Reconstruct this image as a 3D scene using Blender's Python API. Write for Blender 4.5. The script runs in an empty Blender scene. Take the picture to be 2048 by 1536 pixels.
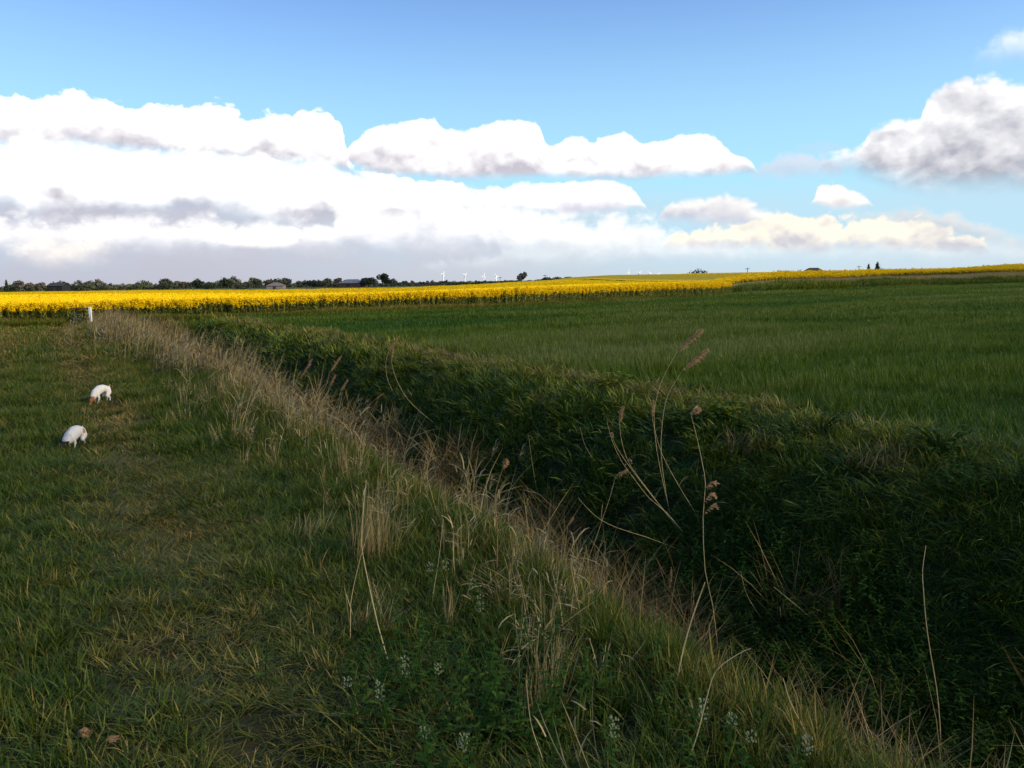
import bpy, bmesh, math, random
import numpy as np
from mathutils import Vector, Matrix
R = math.radians
random.seed(7); RNG = np.random.default_rng(11)
SC = bpy.context.scene
COL = SC.collection

# ------------------------------------------------------------------ camera
F = 1700.0                      # focal length in photo pixels (2048 wide)
HC = 1.9
PITCH, ROLL = R(6.93), R(0.92)
c_f = Vector((0, math.cos(PITCH), -math.sin(PITCH)))
r0 = Vector((1, 0, 0)); u0 = Vector((0, math.sin(PITCH), math.cos(PITCH)))
c_r = r0*math.cos(ROLL) - u0*math.sin(ROLL)
c_u = u0*math.cos(ROLL) + r0*math.sin(ROLL)
cam_d = bpy.data.cameras.new('camera'); cam = bpy.data.objects.new('camera', cam_d); COL.objects.link(cam)
cam_d.sensor_width = 36; cam_d.lens = 36*F/2048; cam_d.clip_start = 0.05; cam_d.clip_end = 40000
M = Matrix((c_r, c_u, -c_f)).transposed().to_4x4(); M.translation = (0, 0, HC)
cam.matrix_world = M
SC.camera = cam

# ------------------------------------------------------------------ light
SUN_EL = R(28)
SUN_AZ = R(108)                 # clockwise from +Y: on the right, a little behind the camera
SUNV = Vector((math.sin(SUN_AZ)*math.cos(SUN_EL), math.cos(SUN_AZ)*math.cos(SUN_EL), math.sin(SUN_EL)))
sd = bpy.data.lights.new('sun', 'SUN'); sun = bpy.data.objects.new('sun', sd); COL.objects.link(sun)
sd.energy = 5.0; sd.angle = R(0.53); sd.color = (1.0, 0.85, 0.58)
sun.rotation_euler = SUNV.to_track_quat('Z', 'Y').to_euler()
SC.view_settings.view_transform = 'Standard'; SC.view_settings.look = 'None'
SC.view_settings.exposure = 0.12; SC.view_settings.gamma = 1.0
SC.render.engine = 'CYCLES'
SC.cycles.max_bounces = 5; SC.cycles.diffuse_bounces = 2; SC.cycles.glossy_bounces = 2
SC.cycles.transmission_bounces = 3; SC.cycles.transparent_max_bounces = 8
SC.cycles.use_denoising = True
SC.cycles.caustics_reflective = False; SC.cycles.caustics_refractive = False

def pdir(px, py):
    return c_f + c_r*((px-1024)/F) + c_u*((768-py)/F)
def azel(px, py):
    d = pdir(px, py).normalized()
    return math.degrees(math.atan2(d.x, d.y)), math.degrees(math.asin(d.z))

# ------------------------------------------------------------------ node helpers
class NT:
    def __init__(s, nt): s.nt = nt; s.n = nt.nodes; s.l = nt.links
    def new(s, t, **k):
        n = s.n.new(t)
        for a, b in k.items(): setattr(n, a, b)
        return n
    def put(s, sock, v):
        if isinstance(v, bpy.types.NodeSocket): s.l.new(v, sock)
        elif v is not None: sock.default_value = v
    def m(s, op, a, b=None, c=None, clamp=False):
        n = s.new('ShaderNodeMath', operation=op, use_clamp=clamp)
        s.put(n.inputs[0], a); s.put(n.inputs[1], b)
        if c is not None: s.put(n.inputs[2], c)
        return n.outputs[0]
    def mr(s, v, a, b, c=0., d=1., kind='LINEAR'):
        n = s.new('ShaderNodeMapRange', interpolation_type=kind); n.clamp = True
        s.put(n.inputs[0], v); s.put(n.inputs[1], a); s.put(n.inputs[2], b); s.put(n.inputs[3], c); s.put(n.inputs[4], d)
        return n.outputs[0]
    def mix(s, f, a, b, blend='MIX'):
        n = s.new('ShaderNodeMix', data_type='RGBA', blend_type=blend)
        s.put(n.inputs[0], f); s.put(n.inputs[6], a); s.put(n.inputs[7], b)
        return n.outputs[2]
    def noise(s, vec, scale, detail=3, rough=.5, dims='3D'):
        n = s.new('ShaderNodeTexNoise', noise_dimensions=dims)
        s.put(n.inputs['Vector'], vec); n.inputs['Scale'].default_value = scale
        n.inputs['Detail'].default_value = detail; n.inputs['Roughness'].default_value = rough
        return n.outputs[0]
    def vor(s, vec, scale, dims='2D'):
        n = s.new('ShaderNodeTexVoronoi', voronoi_dimensions=dims, feature='SMOOTH_F1')
        s.put(n.inputs['Vector'], vec); n.inputs['Scale'].default_value = scale; n.inputs['Smoothness'].default_value = .35
        return n.outputs['Distance']
    def xyz(s, x, y, z=0.):
        n = s.new('ShaderNodeCombineXYZ'); s.put(n.inputs[0], x); s.put(n.inputs[1], y); s.put(n.inputs[2], z); return n.outputs[0]
    def vadd(s, a, b, op='ADD'):
        n = s.new('ShaderNodeVectorMath', operation=op); s.put(n.inputs[0], a); s.put(n.inputs[1], b); return n.outputs[0]

# ------------------------------------------------------------------ sky (clear-sky texture with cumulus laid in by direction)
W = bpy.data.worlds.new('World'); SC.world = W; W.use_nodes = True
w = NT(W.node_tree); w.n.clear()
AZ0, AZR, ELR = -38., 76., 30.
sky = w.new('ShaderNodeTexSky', sky_type='NISHITA'); sky.sun_disc = False
sky.sun_elevation = SUN_EL; sky.sun_rotation = SUN_AZ; sky.air_density = 1.0; sky.dust_density = 0.6; sky.ozone_density = 2.0
tc = w.new('ShaderNodeTexCoord'); sep = w.new('ShaderNodeSeparateXYZ'); w.l.new(tc.outputs['Generated'], sep.inputs[0])
az = w.m('MULTIPLY', w.m('ARCTAN2', sep.outputs[0], sep.outputs[1]), 57.2958)
el = w.m('MULTIPLY', w.m('ARCSINE', sep.outputs[2]), 57.2958)
E = w.m('DIVIDE', el, ELR)
A = w.m('DIVIDE', w.m('SUBTRACT', az, AZ0), AZR)
P = w.xyz(az, w.m('MULTIPLY', el, 1.35))
def puffs(p):
    wob = w.new('ShaderNodeTexNoise', noise_dimensions='2D'); w.put(wob.inputs['Vector'], p); wob.inputs['Scale'].default_value = .9; wob.inputs['Detail'].default_value = 4
    q = w.vadd(p, w.vadd(w.vadd(wob.outputs['Color'], (.5, .5, .5), 'SUBTRACT'), (1.6, 1.6, 0), 'MULTIPLY'))
    a = w.vor(q, .42); b = w.vor(q, 1.1); c = w.noise(p, 2.6, 5, .62, '2D'); d = w.noise(p, .28, 3, .5, '2D')
    h = w.m('MULTIPLY', a, -.55)
    h = w.m('MULTIPLY_ADD', b, -.30, h)
    h = w.m('MULTIPLY_ADD', c, .24, h)
    return w.m('MULTIPLY_ADD', d, .35, h), c, d
H, nfine, nbig = puffs(P)
def soft(p):
    wob = w.new('ShaderNodeTexNoise', noise_dimensions='2D'); w.put(wob.inputs['Vector'], p); wob.inputs['Scale'].default_value = .8; wob.inputs['Detail'].default_value = 3
    q = w.vadd(p, w.vadd(w.vadd(wob.outputs['Color'], (.5, .5, .5), 'SUBTRACT'), (1.8, 1.8, 0), 'MULTIPLY'))
    return w.m('ADD', w.m('MULTIPLY', w.vor(q, .36), -.5), w.m('MULTIPLY', w.vor(q, .95), -.22))
relief = w.m('SUBTRACT', soft(w.vadd(P, (.35, .75, 0))), soft(P))                                   # >0 : faces away from the sun
Hc = w.m('ADD', H, .26)                                           # about zero mean

def curve(pts):
    n = w.new('ShaderNodeFloatCurve'); w.put(n.inputs['Value'], A)
    c = n.mapping.curves[0]
    pts = sorted(((min(max((a-AZ0)/AZR, 0), 1), min(max(e/ELR, 0), 1)) for a, e in pts))
    q = [pts[0]]
    for p_ in pts[1:]:
        if p_[0]-q[-1][0] > .0006: q.append(p_)
    while len(c.points) < len(q): c.points.new(.5, .5)
    for k, p_ in enumerate(q): c.points[k].location = p_; c.points[k].handle_type = 'AUTO_CLAMPED'
    n.mapping.extend = 'HORIZONTAL'
    n.mapping.update(); return n.outputs[0]
def deg(pts): return [azel(x, y) for x, y in pts]
col = sky.outputs[0]
# the photograph's clear sky turns paler and cyan towards the horizon
col = w.mix(1.0, col, (1.30, 1.56, 1.98, 1), 'MULTIPLY')
pale = w.mr(el, 3.0, 19.5, .95, .0, 'SMOOTHSTEP')
col = w.mix(pale, col, (4.2, 7.8, 9.6, 1))
base_sky = col
def C10(r, g, b): return (r*10, g*10, b*10, 1)
def layer(col, top, bot, lit, shade, amp=.028, soft=.012, bsoft=.03, dark=.8, dens=1., start=.35, bamp=.4, rk=2.2, ends=True):
    if ends:
        x0, x1 = top[0][0], top[-1][0]
        top = [(x0-26, top[0][1]+60)] + top + [(x1+26, top[-1][1]+60)] if x0 > 0 else top + [(x1+26, top[-1][1]+60)]
        if x1 >= 2040: top = [p for p in top if p[0] <= x1]
    T, B = curve(deg(top)), curve(deg(bot))
    T2 = w.m('MULTIPLY_ADD', Hc, amp*2.2, T)
    B2 = w.m('MULTIPLY_ADD', Hc, -amp*bamp*2, B)
    a = w.mr(w.m('SUBTRACT', T2, E), 0, soft, kind='SMOOTHSTEP')
    b = w.mr(w.m('SUBTRACT', E, B2), -bsoft*.3, bsoft, kind='SMOOTHSTEP')
    alpha = w.m('MULTIPLY', w.m('MULTIPLY', a, b), dens)
    v = w.m('DIVIDE', w.m('SUBTRACT', T2, E), w.m('MAXIMUM', w.m('SUBTRACT', T2, B2), .01))
    v = w.m('ADD', v, w.m('MULTIPLY', w.m('SUBTRACT', nbig, .5), .8))
    s = w.m('MULTIPLY', w.mr(v, start, 1.0, kind='SMOOTHSTEP'), dark)
    s = w.m('ADD', s, w.m('MULTIPLY', relief, rk*.5), clamp=True)
    c = w.mix(s, C10(*lit), C10(*shade))
    return w.mix(alpha, col, c)
# grey rain haze low on the left, thin to the right
hz = w.m('MULTIPLY', w.mr(el, 6.6, 4.2, 0, 1, 'SMOOTHSTEP'), w.mr(az, 14, -4, .42, .97, 'SMOOTHSTEP'))
hz = w.m('MULTIPLY', hz, w.mr(nbig, .1, .6, .8, 1.))
col = w.mix(hz, col, w.mix(w.mr(az, -20, 12), C10(.54, .53, .62), C10(.60, .67, .75)))
hz2 = w.m('MULTIPLY', w.mr(el, 2.2, .0, 0, 1, 'SMOOTHSTEP'), .75)
col = w.mix(hz2, col, w.mix(w.mr(az, -20, 20), C10(.50, .51, .59), C10(.60, .68, .74)))
WH = (1.35, 1.33, 1.30); CR = (1.02, .95, .81); GR = (.56, .54, .61)
# broad veils in the middle and lower right
col = layer(col, [(690, 380), (800, 372), (900, 378), (1000, 392), (1100, 420), (1250, 440), (1400, 470), (1500, 490)], [(690, 500), (900, 500), (1100, 505), (1300, 510), (1500, 512)],
            (1.15, 1.13, 1.12), (.62, .66, .76), amp=.035, soft=.05, bsoft=.05, dark=.8, dens=.93, start=.5)
col = layer(col, [(800, 540), (900, 525), (1020, 500), (1120, 478), (1200, 470), (1400, 468), (1600, 480), (1800, 470), (2048, 480)], [(800, 542), (1020, 535), (1400, 525), (1800, 525), (2048, 530)],
            (.85, .88, .90), (.60, .64, .70), amp=.02, soft=.03, bsoft=.03, dark=.6, dens=.55)
# left: low cumulus patches under the bank
col = layer(col, [(20, 490), (60, 470), (130, 462), (190, 470), (230, 490)], [(20, 515), (120, 528), (230, 515)], (1.1, 1.03, .95), (.68, .64, .68), amp=.03, soft=.06, bsoft=.05, dark=.4)
# the big left bank
col = layer(col, [(-140, 230), (-60, 205), (0, 196), (60, 193), (140, 190), (200, 203), (280, 218), (350, 213), (420, 210), (470, 225), (500, 240), (540, 232), (600, 226), (650, 236), (684, 262), (700, 330), (760, 350), (860, 362), (950, 380), (1020, 392)],
            [(-140, 305), (0, 300), (60, 299), (150, 298), (250, 309), (400, 318), (480, 327), (540, 332), (620, 335), (700, 350), (760, 372), (1020, 400)],
            WH, GR, amp=.022, soft=.012, bsoft=.03, dark=.95, start=.22, rk=2.4)
# upper shaded pockets within the bank read from a second, nearer rank
col = layer(col, [(-140, 300), (-20, 284), (60, 280), (150, 276), (240, 290), (330, 294), (420, 300), (520, 308), (600, 316), (700, 338), (800, 358), (900, 368), (1020, 392)],
            [(-140, 415), (0, 412), (60, 424), (150, 432), (300, 430), (420, 424), (560, 444), (700, 438), (850, 426), (1020, 412)], WH, (.50, .48, .56), amp=.022, soft=.035, bsoft=.05, dark=1., start=.60, rk=2.2)
# small bright cumulus low left
col = layer(col, [(440, 484), (470, 468), (510, 456), (545, 470), (575, 466), (598, 482)], [(440, 486), (470, 494), (520, 497), (575, 493), (598, 484)], (1.2, 1.14, 1.06), (.75, .72, .75), amp=.012, soft=.010, bsoft=.010, dark=.5)
col = layer(col, [(625, 455), (650, 440), (680, 452), (700, 462)], [(625, 470), (660, 476), (700, 474)], (1.05, 1.02, 1.0), (.75, .72, .75), amp=.012, soft=.02, bsoft=.02, dark=.5)
# centre: flat cumulus under the big one
col = layer(col, [(1010, 378), (1060, 366), (1130, 362), (1200, 360), (1250, 372), (1280, 396)], [(1010, 412), (1080, 424), (1180, 425), (1280, 415)], (1.2, 1.18, 1.15), (.66, .66, .76), amp=.012, soft=.012, bsoft=.015, dark=.8)
# centre: the long cumulus
col = layer(col, [(694, 305), (706, 284), (745, 262), (800, 246), (866, 236), (884, 258), (925, 266), (960, 254), (1004, 241), (1052, 240), (1082, 258), (1096, 292), (1116, 292), (1140, 273), (1168, 273), (1186, 286), (1215, 275), (1245, 272), (1285, 288), (1330, 288), (1372, 274), (1430, 275), (1452, 300), (1500, 322)],
            [(694, 325), (745, 347), (860, 357), (940, 361), (1050, 354), (1150, 359), (1250, 360), (1370, 356), (1500, 346)],
            WH, GR, amp=.012, soft=.010, bsoft=.02, dark=1.0, start=.18, rk=2.4)
# wisps right of it
col = layer(col, [(1520, 338), (1570, 318), (1620, 310), (1680, 330)], [(1520, 350), (1600, 352), (1680, 348)], (.72, .75, .85), (.55, .6, .72), amp=.03, soft=.03, bsoft=.03, dark=.7, dens=.75)
col = layer(col, [(1596, 292), (1640, 283), (1690, 290)], [(1596, 302), (1640, 304), (1690, 300)], (.6, .68, .85), (.55, .62, .75), amp=.01, soft=.02, bsoft=.02, dens=.6)
# lower right rank
col = layer(col, [(1330, 425), (1380, 404), (1440, 394), (1480, 402), (1530, 420), (1580, 440)], [(1330, 440), (1420, 452), (1580, 460)], (.98, .95, .92), (.56, .58, .68), amp=.022, soft=.02, bsoft=.03, dark=.9, start=.25)
col = layer(col, [(1690, 440), (1750, 425), (1800, 420), (1860, 428), (1920, 436), (2048, 470)], [(1690, 452), (1800, 462), (1920, 480), (2048, 500)], (.85, .80, .76), (.50, .54, .62), amp=.025, soft=.03, bsoft=.04, dark=.9, dens=.8, start=.1)
col = layer(col, [(1340, 478), (1400, 462), (1470, 455), (1540, 436), (1590, 430), (1640, 428), (1690, 444), (1760, 444), (1810, 446), (1850, 452), (1890, 470), (1960, 486)],
            [(1340, 492), (1450, 494), (1600, 500), (1750, 498), (1960, 500)], CR, (.60, .60, .66), amp=.026, soft=.014, bsoft=.025, dark=.85, start=.25, rk=4.0)
col = layer(col, [(1626, 392), (1640, 372), (1670, 370), (1700, 384), (1738, 400)], [(1626, 410), (1680, 417), (1738, 412)], (1.12, 1.06, .96), (.62, .62, .70), amp=.014, soft=.012, bsoft=.015, dark=.8, start=.4)
# the big right-hand cloud
col = layer(col, [(1650, 322), (1690, 305), (1728, 284), (1742, 252), (1790, 243), (1838, 248), (1846, 212), (1885, 178), (1950, 166), (2000, 158), (2048, 160), (2200, 150)],
            [(1650, 334), (1720, 350), (1790, 376), (1900, 382), (2048, 378), (2200, 380)], (1.05, 1.04, 1.05), (.42, .43, .50), amp=.02, soft=.018, bsoft=.05, dark=.95, start=-.15, rk=2.6)
col = layer(col, [(1950, 112), (1985, 80), (2020, 60), (2048, 48), (2200, 20)], [(1950, 118), (2048, 118), (2200, 130)], (.95, 1.0, 1.08), (.52, .60, .74), amp=.03, soft=.05, bsoft=.06, dark=.8, dens=.85)
# below the horizon the world is just dull ground light
col = w.mix(w.mr(el, -.6, -1.2), col, (.35, .33, .15, 1))
bg = w.new('ShaderNodeBackground'); w.l.new(col, bg.inputs[0]); bg.inputs[1].default_value = 0.1
wo = w.new('ShaderNodeOutputWorld'); w.l.new(bg.outputs[0], wo.inputs[0])
W.cycles.sampling_method = 'MANUAL'; W.cycles.sample_map_resolution = 512

# ------------------------------------------------------------------ terrain
NX, NY = .876, .482
def st(x, y): return NX*x+NY*y, -NY*x+NX*y
def xy(s, t): return NX*s-NY*t, NY*s+NX*t
def sms(a, b, x):
    k = np.clip((x-a)/(b-a), 0, 1); return k*k*(3-2*k)
_tab = np.random.default_rng(3).random((256, 256))
def vn(x, y):
    xi = np.floor(x).astype(int); yi = np.floor(y).astype(int); fx = x-xi; fy = y-yi
    fx = fx*fx*(3-2*fx); fy = fy*fy*(3-2*fy)
    g = lambda i, j: _tab[i & 255, j & 255]
    return (g(xi, yi)*(1-fx)+g(xi+1, yi)*fx)*(1-fy)+(g(xi, yi+1)*(1-fx)+g(xi+1, yi+1)*fx)*fy
def fbm(x, y, o=4):
    a, r, n = 1., 0., 0.
    for k in range(o):
        r = r+a*vn(x*2**k+17.3*k, y*2**k+5.1*k); n += a; a *= .5
    return r/n
EDGE = np.array([(-400, -40), (-60, 30), (-30, 40), (-14.6, 47.5), (-.8, 57), (7, 65.5), (18, 80), (29, 99), (60, 126), (90, 146), (300, 290), (900, 700)], float)  # far edge of the young crop
def edge_y(x): return np.interp(x, EDGE[:, 0], EDGE[:, 1])
def G(x, y):
    x = np.asarray(x, float); y = np.asarray(y, float)
    s, t = st(x, y)
    wob = .12*np.sin(t*.35+1)+.08*np.sin(t*.83+.4)
    D = 1.5*(1-sms(40, 47, t))
    lip = -.40*(1-sms(2.6, 6, t))
    p = sms(2.75+wob*.6+lip, 4.30+wob+lip*.6, s)*(1-sms(4.9+wob, 7.7+wob*1.6, s))
    z = -D*p
    near = np.exp(-(y/70)**2)
    z = z+(fbm(x*.9, y*.9)-.5)*.14*near + (fbm(x*3+9, y*3)-.5)*.05*np.exp(-(y/18)**2)
    z = z-.05*np.exp(-((s-.7)/.35)**2)*near-.05*np.exp(-((s+1.15)/.35)**2)*near
    z = z+.10*np.exp(-((s-8.3)/.5)**2)*(1-sms(40, 50, t))*near
    q = y-edge_y(x)
    rise = sms(19, 40, x+.0*y)
    z = z+(.80+.0050*np.clip(y, 100, 330)+.75*sms(.50, .60, x/np.maximum(y, 1))*(1-sms(150, 300, y)))*sms(1, 15, q)*rise*(1-.85*sms(900, 2500, y))
    # low roddon in the middle distance, left of the plateau
    z = z+1.5*np.exp(-((y-330)/110)**2)*sms(-15, 60, x)*(1-rise)
    z = z-.35*sms(0, 6, q)*(1-sms(-20, 15, x))*(1-sms(300, 600, y))
    z = z-.0*y
    return z
def gz(x, y): return float(G(np.array([x]), np.array([y]))[0])
def ground_hit(px, py, zoff=0.):
    d = pdir(px, py); prev = 1.5
    k = 1.5
    while k < 3000:
        x, y, z = d.x*k, d.y*k, HC+d.z*k
        if z <= gz(x, y)+zoff:
            a, b = prev, k
            for _ in range(18):
                m_ = (a+b)/2
                if HC+d.z*m_ <= gz(d.x*m_, d.y*m_)+zoff: b = m_
                else: a = m_
            return Vector((d.x*b, d.y*b, gz(d.x*b, d.y*b)))
        prev = k; k *= 1.01
    return Vector((d.x*k, d.y*k, 0))
def at(px, py, dist):
    d = pdir(px, py); k = dist/d.y
    return Vector((d.x*k, d.y*k, HC+d.z*k))

def tag(o, label=None, cat=None, group=None, kind=None):
    if label: o['label'] = label
    if cat: o['category'] = cat
    if group: o['group'] = group
    if kind: o['kind'] = kind
    return o
def mesh_obj(name, V, Fc, mat=None, parent=None, smooth=True, attrs=None, link=True):
    me = bpy.data.meshes.new(name); me.from_pydata([tuple(v) for v in V] if not isinstance(V, np.ndarray) else V.tolist(), [], Fc if isinstance(Fc, list) else Fc.tolist())
    if smooth: me.polygons.foreach_set('use_smooth', [True]*len(me.polygons))
    for k, a in (attrs or {}).items():
        a = np.asarray(a, float)
        if a.ndim == 1:
            at_ = me.attributes.new(k, 'FLOAT', 'POINT'); at_.data.foreach_set('value', a.astype(np.float32))
        else:
            at_ = me.attributes.new(k, 'FLOAT_COLOR', 'POINT'); at_.data.foreach_set('color', np.c_[a, np.ones(len(a))].astype(np.float32).ravel())
    o = bpy.data.objects.new(name, me)
    if mat: me.materials.append(mat)
    if link: COL.objects.link(o)
    if parent: o.parent = parent
    me.update(); return o
def empty(name, loc, rz=0.):
    o = bpy.data.objects.new(name, None); COL.objects.link(o); o.location = loc; o.rotation_euler = (0, 0, rz); o.empty_display_size = .2; return o

# ------------------------------------------------------------------ materials
def mat(name, color, rough=.8, var=.25, scale=6., spec=.2, trans=0., attr=None, noise2=None, bump=0.):
    m_ = bpy.data.materials.new(name); m_.use_nodes = True; t = NT(m_.node_tree); t.n.clear()
    g = t.new('ShaderNodeTexCoord').outputs['Object']
    c = (*color, 1)
    if attr: c = t.new('ShaderNodeAttribute', attribute_name=attr).outputs['Color']
    n = t.noise(g, scale, 4, .6)
    k = t.mr(n, .25, .75, 1-var, 1+var)
    c = t.mix(1., c, t.xyz(k, k, k), 'MULTIPLY')
    if noise2:
        c = t.mix(t.mr(t.noise(g, noise2[1], 4, .6), noise2[2], noise2[3]), c, (*noise2[0], 1))
    b = t.new('ShaderNodeBsdfPrincipled'); t.put(b.inputs['Base Color'], c); b.inputs['Roughness'].default_value = rough
    b.inputs['Specular IOR Level'].default_value = spec
    out = t.new('ShaderNodeOutputMaterial')
    if bump:
        bn = t.new('ShaderNodeBump'); bn.inputs['Strength'].default_value = bump; t.put(bn.inputs['Height'], n); t.l.new(bn.outputs[0], b.inputs['Normal'])
    sh = b.outputs[0]
    if trans:
        tr = t.new('ShaderNodeBsdfTranslucent'); t.put(tr.inputs[0], c)
        mx = t.new('ShaderNodeMixShader'); mx.inputs[0].default_value = trans; t.l.new(sh, mx.inputs[1]); t.l.new(tr.outputs[0], mx.inputs[2]); sh = mx.outputs[0]
    t.l.new(sh, out.inputs[0]); return m_
def blade_mat(name, green, alt, dry, tip_dry=.0, trans=.3, rough=.55, spec=.25):
    """grass: instance tint slides green->alt->dry; the blade's own 'h' warms the tip"""
    m_ = bpy.data.materials.new(name); m_.use_nodes = True; t = NT(m_.node_tree); t.n.clear()
    ti = t.new('ShaderNodeAttribute', attribute_name='tint', attribute_type='INSTANCER').outputs['Fac']
    h = t.new('ShaderNodeAttribute', attribute_name='h').outputs['Fac']
    rb = t.new('ShaderNodeAttribute', attribute_name='rb').outputs['Fac']      # random per blade
    x = t.m('ADD', ti, t.m('MULTIPLY', t.m('SUBTRACT', rb, .5), .55))
    c = t.mix(t.mr(x, 0., .5), (*green, 1), (*alt, 1)); c = t.mix(t.mr(x, .55, .85), c, (*dry, 1))
    c = t.mix(t.m('MULTIPLY', t.mr(h, .55, 1.), tip_dry), c, (*dry, 1))
    k = t.mr(rb, 0, 1, .72, 1.3); c = t.mix(1., c, t.xyz(k, k, k), 'MULTIPLY')
    b = t.new('ShaderNodeBsdfPrincipled'); t.put(b.inputs['Base Color'], c); b.inputs['Roughness'].default_value = rough; b.inputs['Specular IOR Level'].default_value = spec
    tr = t.new('ShaderNodeBsdfTranslucent'); t.put(tr.inputs[0], c)
    mx = t.new('ShaderNodeMixShader'); mx.inputs[0].default_value = trans; t.l.new(b.outputs[0], mx.inputs[1]); t.l.new(tr.outputs[0], mx.inputs[2])
    out = t.new('ShaderNodeOutputMaterial'); t.l.new(mx.outputs[0], out.inputs[0]); return m_
DRY = (.34, .235, .11)
M_grass = blade_mat('verge_grass', (.044, .098, .006), (.122, .138, .010), (.34, .23, .055), .10)
M_bank = blade_mat('bank_grass', (.032, .088, .008), (.22, .225, .015), (.25, .18, .06), .05)
M_wheat = blade_mat('young_wheat', (.040, .102, .004), (.112, .150, .005), (.17, .19, .04), .0)
M_dry = blade_mat('dry_reed', (.36, .255, .09), (.46, .34, .14), (.25, .14, .05), .0, .2, .6)
M_brown = blade_mat('brown_litter', (.23, .14, .042), (.36, .245, .08), (.52, .39, .14), .0, .15, .7)
M_rape = blade_mat('rape_leaf', (.22, .27, .055), (.32, .31, .08), (.44, .35, .14), .0)
M_flower = mat('rape_flower', (.93, .64, .006), .7, .08, 3., .1, .25)
M_leaf = blade_mat('weed_leaf', (.036, .085, .010), (.07, .12, .014), (.16, .16, .025), .0, .25, .8, .08)

# ------------------------------------------------------------------ ground sheet
def geo(a, b, first, grow):
    o = [a]; d = first
    while o[-1] < b: o.append(o[-1]+d); d *= grow
    return o
sp = [-x for x in geo(4, 14000, .25, 1.14)][::-1]+list(np.arange(-3.9, 12.01, .14))+geo(12.3, 14000, .3, 1.13)
tp = [-x for x in geo(3, 6000, .4, 1.25)][::-1]+list(np.arange(-2.8, 24, .16))+geo(24.2, 90, .22, 1.012)
tp += geo(tp[-1]+1, 14000, 1.2, 1.07)
S_, T_ = np.meshgrid(np.array(sp), np.array(tp), indexing='ij')
X_, Y_ = xy(S_, T_); Z_ = G(X_, Y_)
ns, nt_ = S_.shape
Vg = np.c_[X_.ravel(), Y_.ravel(), Z_.ravel()]
I = np.arange(ns*nt_).reshape(ns, nt_)
Fg = np.c_[I[:-1, :-1].ravel(), I[1:, :-1].ravel(), I[1:, 1:].ravel(), I[:-1, 1:].ravel()]
def ground_colour(x, y):
    s, t = st(x, y); q = y-edge_y(x)
    c = np.tile(np.array([.028, .034, .012]), (len(x), 1)).reshape(-1, 3)          # thatch under grass
    def lay(k, colr):
        nonlocal c
        k = np.clip(k, 0, 1)[:, None]; c = c*(1-k)+np.array(colr)*k
    n = fbm(x*1.3, y*1.3); n2 = fbm(x*.3+4, y*.3)
    path = np.exp(-((s-.75)/.65)**2)+.8*np.exp(-((s+1.2)/.5)**2)
    lay(path*(.3+.9*n)*(q < 0), (.062, .050, .020))
    lay(sms(3.1, 3.6, s)*(1-sms(5.4, 6.2, s))*(t < 45), (.045, .028, .015))
    lay(sms(8.1, 8.7, s)*(q < 0), (.030, .044, .014))
    # beyond the crop edge: strips of other land
    far = sms(0, 3, q)
    lay(far, (.055, .07, .022))
    lay(sms(250, 330, y)*(x < 30), (.10, .105, .03))
    brown = sms(255, 290, y)*(1-sms(420, 450, y))*sms(12, 22, x)*(1-sms(85, 120, x))
    lay(brown, (.115, .095, .045))
    lay(sms(600, 800, y), (.06, .075, .03))
    lay(sms(1500, 2500, y), (.08, .09, .06))
    return c
Cg = ground_colour(Vg[:, 0], Vg[:, 1])
M_ground = mat('ground_earth', (0, 0, 0), .95, .35, 2.2, .1, attr='Col', bump=.4)
gr = mesh_obj('ground', Vg, Fg, M_ground, attrs={'Col': Cg})
tag(gr, 'grassy farmland falling into a ditch and running flat to the horizon', 'ground', kind='structure')

# ------------------------------------------------------------------ blades and tufts
class BM:
    def __init__(s): s.V = []; s.F = []; s.h = []; s.rb = []; s.n = 0
    def ribbon(s, pts, widths, side, rb=None, cup=0.):
        """pts (k,3) centre line, widths (k,), side (3,) or (k,3): across direction"""
        pts = np.asarray(pts, float); k = len(pts); widths = np.asarray(widths, float)
        side = np.broadcast_to(np.asarray(side, float), (k, 3))
        rb = RNG.random() if rb is None else rb
        a = pts-side*widths[:, None]/2; b = pts+side*widths[:, None]/2
        v = np.empty((2*k, 3)); v[0::2] = a; v[1::2] = b
        s.V.append(v); hh = np.repeat(np.linspace(0, 1, k), 2); s.h.append(hh); s.rb.append(np.full(2*k, rb))
        for i in range(k-1):
            q = s.n+2*i; s.F.append((q, q+1, q+3, q+2))
        s.n += 2*k
    def tube(s, pts, rad, sides=4, rb=None):
        pts = np.asarray(pts, float); k = len(pts); rad = np.broadcast_to(np.asarray(rad, float), (k,))
        rb = RNG.random() if rb is None else rb
        tan = np.gradient(pts, axis=0); tan /= np.linalg.norm(tan, axis=1)[:, None]+1e-9
        ref = np.array([0, 1, .13]); u = np.cross(tan, ref); u /= np.linalg.norm(u, axis=1)[:, None]+1e-9; v_ = np.cross(tan, u)
        for j in range(k):
            for q in range(sides):
                an = 2*math.pi*q/sides
                s.V.append((pts[j]+rad[j]*(u[j]*math.cos(an)+v_[j]*math.sin(an)))[None]); s.h.append(np.array([j/(k-1)])); s.rb.append(np.array([rb]))
        for j in range(k-1):
            for q in range(sides):
                a = s.n+j*sides+q; b = s.n+j*sides+(q+1) % sides; s.F.append((a, b, b+sides, a+sides))
        s.n += k*sides
    def poly(s, pts, rb=None, h=1.):
        pts = np.asarray(pts, float); rb = RNG.random() if rb is None else rb
        s.V.append(pts); s.h.append(np.full(len(pts), h)); s.rb.append(np.full(len(pts), rb)); s.F.append(tuple(range(s.n, s.n+len(pts)))); s.n += len(pts)
    def obj(s, name, m_, parent=None, link=True):
        return mesh_obj(name, np.concatenate(s.V), s.F, m_, parent, True, {'h': np.concatenate(s.h), 'rb': np.concatenate(s.rb)}, link)
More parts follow.
